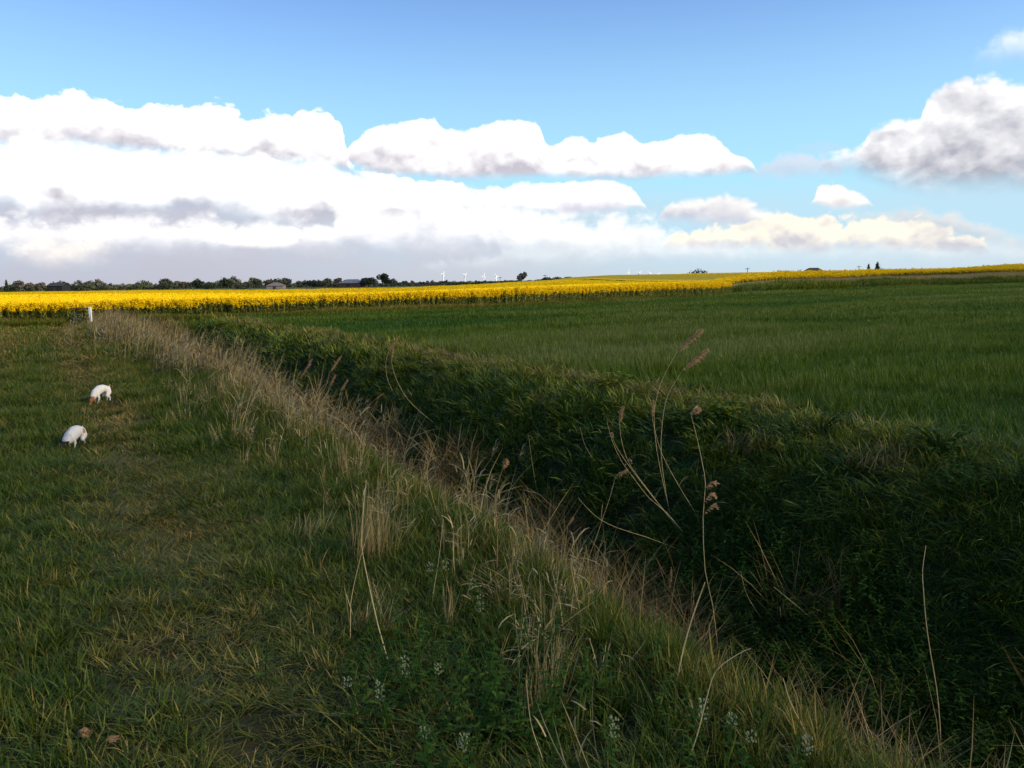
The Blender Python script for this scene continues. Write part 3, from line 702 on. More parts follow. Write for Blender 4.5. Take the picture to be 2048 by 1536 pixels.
reed('reed stem with a brown plume just below the tallest plume', [(1339, 1022), (1325, 939), (1322, 880), (1328, 820), (1337, 787), (1351, 763), (1366, 739)], [(1384, 722), (1400, 708), (1418, 697)], pw=.085)
reed('slanting reed with a small narrow upright plume, left of the two tallest plumes', [(1399, 1035), (1358, 972), (1325, 910), (1310, 862), (1304, 832)], [(1304, 815), (1307, 799)], pw=.035)
reed('long broken reed stem with three pale plume tufts down its right side', [(1439, 1321), (1425, 1209), (1410, 1140), (1406, 1035), (1411, 969), (1404, 924), (1395, 880), (1381, 826)], [(1388, 818), (1398, 821)], rad=.004, side_plumes=([(1412, 975), (1422, 965), (1438, 968)], [(1410, 1003), (1420, 988), (1432, 998)], [(1410, 1025), (1424, 1010), (1434, 1020)]), pw=.06)
reed('bowed reed stem sweeping up left to a bare hooked tip, outermost of its bundle', [(1375, 1071), (1334, 1026), (1298, 996), (1268, 957), (1244, 924), (1226, 886), (1214, 844)], None)
reed('bowed reed stem with a short tuft at its bend, inside the sweeping bundle', [(1369, 1065), (1310, 999), (1259, 933), (1235, 897), (1224, 873)], [(1222, 866)], side_plumes=([(1250, 928), (1258, 918), (1264, 930)],), pw=.03)
reed('thin reed stem rising from the sweeping bundle to a small brown plume', [(1358, 1058), (1300, 985), (1262, 933), (1247, 897), (1241, 868), (1239, 841)], [(1240, 826), (1247, 811)], pw=.045)
reed('straight slanting reed leaning right, its plume touching the sweeping bundle', [(1157, 1164), (1188, 1087), (1206, 1035), (1218, 1000), (1232, 951)], [(1243, 945), (1255, 938)], pw=.045)
reed('bare pale reed arching down right across the dark ditch', [(1372, 1102), (1348, 1095), (1292, 1074), (1235, 1056), (1199, 1038), (1175, 1017), (1157, 996)])
reed('short bare bowed reed high on the dark far bank', [(1215, 944), (1187, 918), (1169, 888), (1160, 853)], rad=.0028)
reed('thin bare upright reed on the far bank above the ditch middle', [(1078, 1000), (1065, 930), (1057, 870)], rad=.0028)
reed('reed stem bowed like a bracket carrying a tall narrow brown plume', [(795, 797), (778, 767), (772, 741), (773, 717), (778, 700)], [(786, 685), (799, 671)], pw=.07, rad=.0045)
reed('long reed stem curving left from a knot of dead leaves to a slim plume', [(877, 851), (846, 828), (816, 799), (795, 764), (785, 734), (783, 716)], [(784, 700), (788, 688)], pw=.05, rad=.0045)
reed('short upright red brown reed stump in the brown ditch litter', [(878, 954), (875, 920), (872, 891)], rad=.004, m_=M_stem2)
reed('reed with a fluffy leaning plume, leftmost of the plumes above the dead reeds', [(561, 844), (590, 775), (600, 756)], [(612, 735), (625, 716)], pw=.09, rad=.004)
reed('leaning reed with a long one-sided plume behind the dead reeds', [(603, 860), (635, 808), (652, 771), (659, 744)], [(670, 726), (683, 710)], pw=.08, rad=.004)
reed('reed with a short brown plume beneath the long one-sided plume', [(630, 880), (649, 820), (659, 771)], [(665, 758), (671, 749)], pw=.06, rad=.0035)
reed('reed with a small plume at the outer edge of the dead reeds', [(662, 885), (672, 830), (682, 780)], [(688, 768), (696, 758)], pw=.06, rad=.0035)
reed('slanting reed with a slim plume crossing the black ditch hollow', [(690, 880), (717, 832), (750, 799)], [(758, 792), (768, 785)], pw=.04, rad=.0035)
reed('pale dry stalk in the near verge crossing its neighbour, leaning left at the top', [(784, 1342), (756, 1251), (735, 1157), (725, 1105), (723, 1070), (728, 1000), (733, 960)], rad=.0034, cat='dry stalk')
reed('pale dry stalk in the near verge crossing its neighbour, leaning right at the top', [(700, 1290), (701, 1240), (703, 1195), (721, 1115), (742, 1045)], rad=.0030, cat='dry stalk')
reed('single pale stalk standing above the dead nettle flowers', [(863, 1215), (865, 1195), (877, 1122), (887, 1038)], rad=.0026, cat='dry stalk')
reed('reddish stalk with a small seed head at the near lip of the ditch', [(992, 1175), (995, 1070), (990, 1000), (998, 960), (1006, 936)], [(1012, 918)], m_=M_stem2, pw=.03)
reed('long stalk arching out of the near grass and over the ditch lip', [(1368, 1534), (1394, 1471), (1412, 1401), (1432, 1342), (1478, 1307), (1502, 1297)], rad=.0026, cat='dry stalk')
reed('broad pale dry blade leaning from the near grass to the long broken reed', [(1349, 1387), (1363, 1314), (1384, 1237), (1410, 1164)], rad=.0042, cat='dry stalk')
reed('bent pale stalk curving down to the bottom edge beside the broken straw clump', [(1092, 1540), (1084, 1515), (1062, 1447), (1052, 1359)], rad=.0026, cat='dry stalk')
reed('lone tall thin stalk against the darkest part of the far bank', [(1883, 1534), (1880, 1454), (1873, 1377), (1861, 1307), (1852, 1244), (1847, 1182), (1845, 1140), (1852, 1091)], rad=.0042, m_=M_stem)
reed('short straight broken reed leaning left over the dark ditch', [(1641, 1248), (1595, 1213), (1548, 1174)])
reed('broken reed leaning left out of the near grass tip', [(1634, 1499), (1606, 1454), (1581, 1405), (1566, 1356)], rad=.003)
reed('pale broken reed leaning left at the lowest end of the ditch', [(1777, 1534), (1731, 1443), (1705, 1379)], rad=.0042)
reed('short broken reed leaning right against the brown litter', [(1592, 1422), (1610, 1385), (1627, 1349)], rad=.003)
reed('low reed arching right across the brown litter', [(1592, 1419), (1625, 1406), (1658, 1398), (1745, 1387)], rad=.003, m_=M_stem2)
reed('brown reed lying in an arc from the litter to the right across the ditch', [(1233, 1122), (1303, 1105), (1390, 1106), (1443, 1119), (1513, 1147)], rad=.003)
reed('brown reed arching right and ending behind the long broken reed', [(1178, 1167), (1230, 1112), (1303, 1082), (1350, 1075), (1404, 1075)], rad=.003, m_=M_stem2)
reed('upright brown reed with a tight spindle plume in the ditch litter', [(1333, 1230), (1338, 1174)], [(1340, 1155), (1342, 1133)], m_=M_stem2, pw=.03)
reed('upright reed with a rusty tufted head at the near lip of the ditch', [(1122, 1167), (1129, 1105), (1136, 1049)], [(1140, 1040), (1147, 1035)], pw=.035)
reed('bare upright stalk between the seed head and the rusty tuft', [(1083, 1140), (1094, 1070), (1102, 1000)], rad=.0028)
reed('short broken stem leaning left behind the broad pale blade', [(1394, 1216), (1378, 1190), (1359, 1157)], rad=.0028, m_=M_stem2)
reed('thin broken stem leaning left on the dark slope right of the long broken reed', [(1530, 1244), (1495, 1192), (1481, 1143)], rad=.0028)

# ------------------------------------------------------------------ dry tufts that stand out
def dry_tuft(label, px, n, L, rad, w_=.004, lean=.25, curl=.8, tint_m=None, tilt=0.):
    p = ground_hit(*px); b = BM()
    for i in range(n):
        r_ = rad*math.sqrt(RNG.random()); a = RNG.uniform(0, 6.28)
        blade(b, r_*math.cos(a), r_*math.sin(a), -.02, RNG.uniform(*L), w_*RNG.uniform(.7, 1.4), RNG.normal(0, 1.1)+tilt, abs(RNG.normal(lean, .2)), RNG.uniform(0, curl), 4)
    o = b.obj('dry_grass_tuft', tint_m or M_dry); o.location = p; return tag(o, label, 'dry grass', 'dry grass tufts in the near verge')
dry_tuft('large upright clump of tan dry grass behind the crossing stalks', (745, 1120), 150, (.25, .55), .17, .0035, .12, .5)
dry_tuft('spiky yellowish tuft at the foot of the crossing stalks', (745, 1260), 90, (.15, .34), .13, .004, .5, .6)
dry_tuft('clump of broken pale straw standing low in the centre of the near verge', (1080, 1420), 85, (.15, .36), .10, .0045, .10, .25)
dry_tuft('bent-over straw tuft just right of the broken straw clump', (1110, 1350), 60, (.15, .30), .10, .004, .2, 1.6)
dry_tuft('reddish dry tuft beside the dead nettle flowers', (900, 1260), 26, (.2, .34), .03, .004, .12, .2)
dry_tuft('pale feathery tuft left of the tan clump', (620, 1080), 60, (.15, .35), .15, .004, .4, 1.)
dry_tuft('tan tuft leaning on the ditch lip between the two upright reeds', (1060, 1150), 80, (.2, .4), .16, .004, .3, .9)
dry_tuft('flattened tan patch of dead grass beside the path', (510, 1045), 90, (.12, .25), .16, .004, 1.2, .3)
dry_tuft('small flattened straw patch nearer than the two dogs', (250, 862), 60, (.12, .3), .12, .006, 1.2, .3)
dry_tuft('matted brown patch where the path grass is longest', (440, 1300), 80, (.1, .2), .16, .004, 1.2, .3)

# ------------------------------------------------------------------ white dead nettles
M_petal = mat('dead_nettle_petal', (.31, .32, .15), .6, .15, 40., .2, .3)
def dead_nettle(label, px, hh, tiers, rot):
    base = ground_hit(*px); o = empty('dead_nettle', base, rot); tag(o, label, 'flowering weed', 'white dead nettles in the near verge')
    b = nettle(hh, 6); b.obj('foliage', M_leaf, o)
    for k in range(tiers):
        f = BM(); z = hh*(1.-.13*k)
        for j in range(7):
            a = j*.9+RNG.normal(0, .2); r_ = .008; c = np.array([r_*math.cos(a), r_*math.sin(a), z+RNG.normal(0, .004)])
            d = np.array([math.cos(a), math.sin(a), .7]); d /= np.linalg.norm(d); side = np.cross(d, (0, 0, 1.)); side /= np.linalg.norm(side)
            f.ribbon([c, c+d*.007, c+d*.012+np.array([0, 0, .003]), c+d*.016-np.array([0, 0, .003])], [.002, .005, .008, .004], side)
            f.ribbon([c+d*.010, c+d*.017-np.array([0, 0, .006])], [.007, .005], side)
        f.obj('flower', M_petal, o)
for k, (lab, px, hh, ti) in enumerate([
    ('white dead nettle left of the single pale stalk', (862, 1215), .26, 2), ('white dead nettle just right of the single pale stalk', (893, 1225), .30, 2),
    ('white dead nettle behind the reddish dry tuft', (948, 1250), .26, 2), ('white dead nettle right of the reddish dry tuft, its flowers in a column', (962, 1290), .26, 3),
    ('white dead nettle leftmost of the lower flowers', (698, 1455), .22, 2), ('white dead nettle low beside the leftmost flowering one', (762, 1470), .22, 3),
    ('white dead nettle below the foot of the crossing stalks', (812, 1415), .22, 3), ('white dead nettle right of the crossing stalks foot', (880, 1430), .22, 2),
    ('white dead nettle left of centre at the bottom edge', (852, 1560), .2, 2), ('white dead nettle next to the bottom edge one with more flowers', (930, 1575), .2, 3),
    ('white dead nettle below the broken straw clump', (1228, 1560), .24, 3), ('white dead nettle at the foot of the long arching stalk', (1405, 1510), .22, 3),
    ('white dead nettle right of the long arching stalk', (1462, 1530), .2, 2), ('white dead nettle at the bottom near the ditch, pale flowers', (1612, 1580), .2, 3),
    ('white dead nettle between the arching stalk and the ditch corner', (1500, 1560), .18, 2)]):
    dead_nettle(lab, px, hh, ti, k*1.3)

# ------------------------------------------------------------------ broad-leaved plants on the field margin
def dock(label, px, rad, n, tint=None):
    p = ground_hit(*px); b = BM()
    for j in range(n):
        a = RNG.uniform(0, 6.28); r_ = rad*math.sqrt(RNG.random()); L = RNG.uniform(.12, .22); zz = RNG.uniform(.08, .34)
        b.tube([(0, 0, -.03), (r_*.5*math.cos(a), r_*.3*math.sin(a), zz*.7), (r_*math.cos(a), r_*math.sin(a)*.6, zz)], .004, 3)
        leaf(b, (r_*math.cos(a), r_*math.sin(a)*.6, zz), (math.cos(a), math.sin(a), .5), L*.7, L*.42, None, .5)
    o = b.obj('broadleaf_plant', tint or M_leafy); o.location = p; return tag(o, label, 'weed', 'broad leaved plants along the field margin')
M_leafy = mat('broad_leaf', (.16, .20, .015), .8, .3, 9., .08, .3)
M_leafd = mat('broad_leaf_dark', (.045, .085, .012), .8, .3, 9., .08, .3)
dock('yellow green leafy patch on the field margin behind the reed bundle', (1220, 783), .42, 70)
dock('yellow green leafy plant right of the tall plumes', (1445, 842), .35, 60)
dock('dark leafy plant spreading beside the yellow green one', (1395, 858), .45, 70, M_leafd)
dock('dark leafy plant far right on the field margin', (1880, 915), .34, 70, M_leafd)
dock('dark leafy plant on the margin left of the far right one', (1640, 880), .3, 40, M_leafd)
dry_m = [(1510, 895, 'brown withered patch of dead grass on the margin beyond the tall plumes'), (1760, 930, 'second brown withered patch, nearer the frame edge on the margin')]
for px, py, lab in dry_m:
    o = dry_tuft(lab, (px, py), 150, (.15, .35), .35, .007, .6, .9, M_brown)

# ------------------------------------------------------------------ clods on the path
M_clod = mat('clod', (.30, .17, .075), .9, .3, 20., .1, bump=.6)
for px, py, sz, lab in ((168, 1480, .027, 'round orange brown clod on the near path'), (226, 1492, .024, 'flat broken brown clod beside the round one')):
    bm = bmesh.new(); bmesh.ops.create_icosphere(bm, subdivisions=3, radius=sz)
    for v in bm.verts:
        n = v.co.normalized(); k = 1+1.5*(fbm(np.array([n.x*2+px]), np.array([n.y*2+n.z*2]))[0]-.5); v.co = Vector((v.co.x*k*1.15, v.co.y*k, v.co.z*k*(.75 if sz > .026 else .45)))
    me = bpy.data.meshes.new('clod'); bm.to_mesh(me); bm.free(); me.materials.append(M_clod)
    me.polygons.foreach_set('use_smooth', [True]*len(me.polygons))
    o = bpy.data.objects.new('clod', me); COL.objects.link(o); o.location = ground_hit(px, py)+Vector((0, 0, .030)); tag(o, lab, 'clod', 'brown clods on the path')

# ------------------------------------------------------------------ dogs
def fur_mat(name):
    m_ = bpy.data.materials.new(name); m_.use_nodes = True; t = NT(m_.node_tree); t.n.clear()
    g = t.new('ShaderNodeTexCoord').outputs['Object']; c = t.new('ShaderNodeAttribute', attribute_name='Col').outputs['Color']
    n = t.noise(g, 90., 3, .6); k = t.mr(n, .3, .7, .85, 1.1); c = t.mix(1., c, t.xyz(k, k, k), 'MULTIPLY')
    b = t.new('ShaderNodeBsdfPrincipled'); t.put(b.inputs['Base Color'], c); b.inputs['Roughness'].default_value = .85; b.inputs['Specular IOR Level'].default_value = .15
    bn = t.new('ShaderNodeBump'); bn.inputs['Strength'].default_value = .5; bn.inputs['Distance'].default_value = .01; t.put(bn.inputs['Height'], n); t.l.new(bn.outputs[0], b.inputs['Normal'])
    t.l.new(b.outputs[0], t.new('ShaderNodeOutputMaterial').inputs[0]); return m_
M_fur = fur_mat('dog_fur')
def dog(label, loc, heading, scale, colour_fn, arch=0., bend=0., fat=1.):
    J = {}; order = []; edges = []
    def j(k, p, r, par=None):
        J[k] = len(order); order.append((p, r)); 
        if par: edges.append((J[par], J[k]))
    bx = lambda f: bend*f*f
    j('loin', (-.05, 0, .268+arch), (.060*fat, .066*fat)); j('rump', (-.15, 0, .250), (.062*fat, .064*fat), 'loin')
    j('rib', (.04, bx(.3), .252+arch*.6), (.070*fat, .082*fat), 'loin'); j('chest', (.125, bx(.6), .215), (.064*fat, .078*fat), 'rib')
    j('neck', (.185, bx(.9), .165), (.050*fat, .056*fat), 'chest'); j('nape', (.222, bx(1.1), .118), (.038, .042), 'neck')
    j('skull', (.248, bx(1.25), .088), (.046, .044), 'nape'); j('brow', (.268, bx(1.35), .066), (.037, .034), 'skull')
    j('muzzle', (.287, bx(1.42), .040), (.022, .022), 'brow'); j('nose', (.296, bx(1.46), .020), (.017, .016), 'muzzle')
    for s in (-1, 1):
        j('ear%d' % s, (.236, bx(1.2)+s*.047, .105), (.014, .020), 'skull'); j('eartip%d' % s, (.246, bx(1.25)+s*.066, .078), (.006, .014), 'ear%d' % s)
        j('sh%d' % s, (.115, bx(.5)+s*.045, .165), (.030, .038), 'chest'); j('el%d' % s, (.095, bx(.45)+s*.052, .115), (.021, .024), 'sh%d' % s)
        j('wr%d' % s, (.105+.012*s, bx(.45)+s*.052, .055), (.014, .014), 'el%d' % s); j('pw%d' % s, (.110+.012*s, bx(.45)+s*.052, .016), (.014, .013), 'wr%d' % s); j('to%d' % s, (.130+.012*s, bx(.45)+s*.052, .012), (.013, .010), 'pw%d' % s)
        j('hip%d' % s, (-.150, s*.042, .200), (.044*fat, .054*fat), 'rump'); j('kn%d' % s, (-.112+.014*s, s*.056, .135), (.033, .040), 'hip%d' % s)
        j('hk%d' % s, (-.178+.014*s, s*.054, .085), (.015, .017), 'kn%d' % s); j('ft%d' % s, (-.166+.014*s, s*.054, .020), (.013, .013), 'hk%d' % s); j('ht%d' % s, (-.142+.014*s, s*.054, .012), (.013, .010), 'ft%d' % s)
    j('tail', (-.205, 0, .288), (.015, .015), 'rump'); j('tailtip', (-.235, -.004, .335), (.008, .008), 'tail')
    bm = bmesh.new()
    def ball(p, rx, rz):
        mt = Matrix.Translation(Vector(p)) @ Matrix.Diagonal((max(rx, rz*.9), rx, rz, 1)); bmesh.ops.create_icosphere(bm, subdivisions=2, radius=1, matrix=mt)
    for i_, j_ in edges:
        (p, r_), (q, t_) = order[i_], order[j_]; p, q = Vector(p), Vector(q); nn = max(2, int((q-p).length/(.35*min(r_[0], t_[0])))+1)
        for k_ in range(nn+1):
            f_ = k_/nn; ball(p.lerp(q, f_), r_[0]*(1-f_)+t_[0]*f_, r_[1]*(1-f_)+t_[1]*f_)
    me = bpy.data.meshes.new('dog'); bm.to_mesh(me); bm.free(); o = bpy.data.objects.new('dog', me); COL.objects.link(o)
    md = o.modifiers.new('remesh', 'REMESH'); md.mode = 'VOXEL'; md.voxel_size = .0055
    sm_ = o.modifiers.new('smooth', 'SMOOTH'); sm_.iterations = 5; sm_.factor = .5
    bpy.context.view_layer.update()
    ev = o.evaluated_get(bpy.context.evaluated_depsgraph_get()); m2 = bpy.data.meshes.new_from_object(ev)
    o.modifiers.clear(); o.data = m2; m2.name = 'dog'; m2.materials.clear(); m2.materials.append(M_fur)
    a = m2.attributes.new('Col', 'FLOAT_COLOR', 'POINT')
    for i, v in enumerate(m2.vertices): a.data[i].color = (*colour_fn(v.co), 1)
    m2.polygons.foreach_set('use_smooth', [True]*len(m2.polygons))
    o.location = loc; o.rotation_euler = (0, 0, heading); o.scale = (scale,)*3
    # eyes and nose, set into the head
    M_eye = mat('dog_eye', (.01, .008, .006), .2, 0, 1., .5)
    for s in (-1, 1):
        bm = bmesh.new(); bmesh.ops.create_uvsphere(bm, u_segments=10, v_segments=8, radius=.006); mm = bpy.data.meshes.new('eye'); bm.to_mesh(mm); bm.free(); mm.materials.append(M_eye)
        e = bpy.data.objects.new('eye', mm); COL.objects.link(e); e.parent = o; e.location = (.285, bx(1.4)+s*.024, .072)
    bm = bmesh.new(); bmesh.ops.create_uvsphere(bm, u_segments=10, v_segments=8, radius=.010); mm = bpy.data.meshes.new('nose'); bm.to_mesh(mm); bm.free(); mm.materials.append(M_eye)
    e = bpy.data.objects.new('nose', mm); COL.objects.link(e); e.parent = o; e.location = (.306, bx(1.48), .016); 
    tag(o, label, 'dog', 'small white terriers sniffing the path'); return o
WHT = (.88, .78, .64)
def colA(p):
    if p.x > .205 and p.z < .16:
        return (.62, .52, .42) if p.z < .03 and p.x > .28 else (.36, .14, .045)
    if p.x < -.20: return (.50, .32, .17)
    return WHT
def colB(p):
    if p.x > .215 and p.z < .16: return (.035, .025, .02)
    if (p.x+.12)**2+(p.z-.275)**2 < .042**2 and p.y > .015: return (.48, .22, .09)
    return (.56, .54, .50) if p.y < 0 else (.70, .65, .57)  # flank turned from the sun painted greyer, shade put into the coat
pa = ground_hit(203, 805); dog('white terrier with a brown head sniffing the grass, the farther dog', pa-Vector((0, 0, .008)), math.atan2(-.91, -.39), .86, colA, .016, .02, 1.10)
pb = ground_hit(153, 893); dog('white terrier with a dark lowered head and tan rump patch, the nearer dog', pb-Vector((0, 0, .018)), math.atan2(-1.0, -.05), .73, colB, .016, -.06, 1.48)
# ------------------------------------------------------------------ white post with its rail, dark bush
def box(b, x0, x1, y0, y1, z0, z1):
    v = [(x, y, z) for z in (z0, z1) for x, y in ((x0, y0), (x1, y0), (x1, y1), (x0, y1))]
    n = len(b[0]); b[0].extend(v)
    b[1].extend([tuple(n+i for i in q) for q in ((3, 2, 1, 0), (4, 5, 6, 7), (0, 1, 5, 4), (1, 2, 6, 5), (2, 3, 7, 6), (3, 0, 4, 7))])
M_white = mat('white_paint', (.80, .80, .78), .5, .06, 8., .3)
M_dark = mat('weathered_wood', (.07, .055, .04), .8, .3, 8., .1)
p = at(181, 632, 43.); base = Vector((p.x, p.y, gz(p.x, p.y)))
po = empty('marker_post', base); tag(po, 'white painted post with a thin dark rail at the far end of the ditch', 'post')
htop = at(181, 614, 43.).z-base.z
b = ([], []); box(b, -.055, .055, -.055, .055, -.1, htop-.03); box(b, -.045, .045, -.045, .045, htop-.028, htop+.01); mesh_obj('shaft', b[0], b[1], M_white, po, False)
b = ([], []); box(b, -1.02, -.056, -.025, .025, htop-.10, htop-.05); mesh_obj('rail', b[0], b[1], M_dark, po, False)

# ------------------------------------------------------------------ trees
def crown_mesh(name, lobes, n, leafs, m_, sz=1.):
    """lobes: (x,y,z,rx,ry,rz). leaf-cluster faces through the outer shell of each lobe, plus twigs of gaps"""
    b = BM()
    vol = [l[3]*l[5] for l in lobes]; tot = sum(vol)
    for l, v in zip(lobes, vol):
        for i in range(int(n*v/tot)):
            d = RNG.normal(0, 1, 3); d /= np.linalg.norm(d); r_ = RNG.uniform(.45, 1.08)**.7
            c = np.array(l[:3])+d*np.array(l[3:])*r_
            u = RNG.normal(0, 1, 3); u /= np.linalg.norm(u); w_ = np.cross(u, RNG.normal(0, 1, 3)); w_ /= np.linalg.norm(w_); e = leafs*RNG.uniform(.5, 1.3)
            b.poly([c-u*e-w_*e*.6, c+u*e*.8-w_*e, c+u*e+w_*e*.7, c-u*e*.6+w_*e])
    return b.obj(name, m_, None, False).data
def trunk_mesh(h, r_, limbs=4):
    b = BM(); b.tube([(0, 0, -.3), (0.02*h, 0, h*.35), (0, .02*h, h*.8)], [r_*1.3, r_, r_*.4], 6)
    for i in range(limbs):
        a = i*2.3; b.tube([(0.01*h, 0, h*(.3+.08*i)), (math.cos(a)*h*.2, math.sin(a)*h*.2, h*(.6+.05*i)), (math.cos(a)*h*.3, math.sin(a)*h*.3, h*(.8+.03*i))], [r_*.5, r_*.3, r_*.12], 4)
    return b.obj('trunk', M_bark, None, False).data
M_bark = mat('bark', (.06, .05, .04), .9, .3, 3., .1)
TG = [mat('tree_green', (.095, .11, .055), .8, .35, .5, .1, .15), mat('tree_olive', (.14, .14, .08), .8, .3, .5, .1, .15), mat('tree_dark', (.045, .058, .036), .8, .3, .5, .1, .1), mat('tree_bronze', (.13, .11, .085), .8, .3, .5, .1, .15), mat('tree_grey', (.20, .19, .15), .8, .3, .5, .1, .15)]  # greens paled and greyed in place of haze over the far trees
def lobes(kind, k):
    rr = np.random.default_rng(100+k); L = []
    if kind == 'round':
        for i in range(7): a = rr.uniform(0, 6.28); q = rr.uniform(.1, .3); L.append((q*math.cos(a), q*math.sin(a), rr.uniform(.42, .78), rr.uniform(.18, .3), rr.uniform(.18, .3), rr.uniform(.16, .26)))
    elif kind == 'wide':
        for i in range(9): a = rr.uniform(0, 6.28); q = rr.uniform(.15, .5); L.append((q*math.cos(a), q*math.sin(a), rr.uniform(.3, .75-q*.3), rr.uniform(.25, .4), rr.uniform(.25, .4), rr.uniform(.2, .28)))
    elif kind == 'tall':
        for i in range(7): a = rr.uniform(0, 6.28); q = rr.uniform(0, .07); z = .15+.75*i/6; L.append((q*math.cos(a), q*math.sin(a), z, .16*(1.2-z), .16*(1.2-z), .16))
    elif kind == 'low':
        for i in range(6): a = rr.uniform(0, 6.28); q = rr.uniform(.1, .5); L.append((q*math.cos(a), q*math.sin(a), rr.uniform(.2, .6), .35, .35, .3))
    return L
def scaled(L, h): return [tuple(v*h for v in l) for l in L]
def tree(name, label, cat, px, pytop, pybase, dist, kind, m_, seed, group=None, parts=True, n=900, wide=1.):
    top = at(px, pytop, dist); base = Vector((top.x, top.y, gz(top.x, top.y))); h = top.z-base.z
    tr = empty(name, base, seed*1.1); tag(tr, label, cat, group)
    cm = crown_mesh('crown', [(x, y, z, rx*wide, ry*wide, rz) for x, y, z, rx, ry, rz in scaled(lobes(kind, seed), h)], n, h*.045, m_)
    o = bpy.data.objects.new('crown', cm); COL.objects.link(o); o.parent = tr
    o = bpy.data.objects.new('trunk', trunk_mesh(h, h*.03)); COL.objects.link(o); o.parent = tr
    return tr
tree('tree', 'broad dark rounded tree beside the long barn', 'tree', 736, 553, 570, 450, 'wide', TG[2], 1, n=1900, wide=1.5)
tree('tree', 'tall narrow green tree, highest of the farm trees', 'tree', 765, 546, 570, 450, 'round', TG[0], 2, n=1000, wide=.9)
tree('tree', 'shorter dark tree against the tallest farm tree', 'tree', 774, 553, 570, 440, 'round', TG[2], 3, n=800, wide=.9)
tree('tree', 'pale grey green tree at the end of the farm trees', 'tree', 789, 554, 570, 460, 'round', TG[4], 4, n=1000, wide=1.2)
tree('tree', 'low bronze tree right of the farm trees', 'tree', 811, 559, 570, 560, 'wide', TG[3], 5, n=800, wide=.8)
tree('tree', 'lone dark bush like tree between the first two wind turbines', 'tree', 892, 559, 566, 700, 'round', TG[2], 6, n=600, wide=1.1)
tree('tree', 'lone rounded grey olive tree, tallest in the middle of the horizon', 'tree', 1043, 543, 566, 520, 'round', TG[4], 7, n=1400, wide=.95)
tree('poplar', 'narrow dark upright tree near the left end of the tree line', 'tree', 12, 561, 580, 480, 'tall', TG[2], 8, n=700)
tree('bush', 'scraggy dark bush on the skyline where the yellow field bends', 'bush', 1397, 533, 552, 190, 'low', TG[2], 9, n=420, wide=1.7)
tree('tree', 'small dark column shaped tree on the right skyline', 'tree', 1737, 529, 541, 520, 'tall', TG[2], 10, n=500, wide=1.6)
tree('tree', 'taller dark tree with a low side, rightmost tree on the skyline', 'tree', 1755, 525, 541, 520, 'tall', TG[2], 11, n=600, wide=1.7)
tree('bush', 'low dark bush at the foot of the rightmost skyline tree', 'bush', 1761, 534, 541, 515, 'low', TG[2], 12, n=300)
tree('bush', 'small dark bush left of the white post', 'bush', 145, 622, 640, 42, 'low', TG[0], 13, n=500, wide=.45)
# tree line: copies of six kinds
kinds = []
for i, (kd, mm) in enumerate((('round', 0), ('round', 1), ('wide', 2), ('wide', 0), ('round', 3), ('low', 1), ('round', 4))):
    kinds.append(crown_mesh('crown', [(a_, b_, c_, d_*1.2, e_*1.2, f_*1.1) for a_, b_, c_, d_, e_, f_ in lobes(kd, 30+i)], 560, .055, TG[mm]))
spots = []
rr = random.Random(5)
X = 24
while X < 700:
    tall = rr.choice([0, 1, 1, 2, 3, 5]); spots.append((X, 575.5-.0156*X-rr.uniform(2, 6)-tall*1.8, rr.uniform(430, 640))); X += rr.uniform(6, 15)
for X in np.arange(826, 1040, 14): spots.append((X+rr.uniform(-4, 4), 562.5-.0156*(X-830)*.3+rr.uniform(-2, 1), rr.uniform(600, 800)))
for sx, sy in ((330, 557), (420, 561), (515, 557), (547, 560), (207, 565), (175, 565)): spots.append((sx, sy, 470))
for i, (px, py, dist) in enumerate(spots):
    k = rr.randrange(len(kinds)); top = at(px, py, dist); g0 = gz(top.x, top.y); h = max(2.5, top.z-g0)
    o = bpy.data.objects.new('hedgerow_tree', kinds[k]); COL.objects.link(o); o.location = (top.x, top.y, g0-.1*h); o.scale = (h*1.15,)*3; o.rotation_euler = (0, 0, rr.uniform(0, 6))
    tag(o, 'one of the small hazy trees making up the distant tree line', 'tree', 'small trees of the distant tree line')
# continuous low hedge under them
cmesh = [crown_mesh('h', [(0, 0, 1.0, 4.5, 2.5, 1.6)], 160, .55, TG[q]) for q in (0, 1, 2)]
hk = []
for i, c in enumerate(cmesh): hk.append(bpy.data.objects.new('hk', c))
pts = []
for X in np.arange(-120, 1340, 5.):
    dist = 560+60*math.sin(X*.006)+rr.uniform(-30, 30) if X < 1050 else 900
    d = pdir(X, 570); x = d.x/d.y*dist; pts.append((x, dist, (.8 if X < 500 else .45 if X < 1060 else .6)+rr.uniform(-.2, .25)))
pts = np.array(pts); n = len(pts)
scatter('far_hedge', hk, *lay_out([(pts[:, 0], pts[:, 1], -.3, U(n), 0, np.repeat(pts[:, 2:3]*1.25, 3, 1), RNG.integers(0, 3, n), np.zeros(n))]), 'low dark hedge running under the distant tree line', 'hedge')

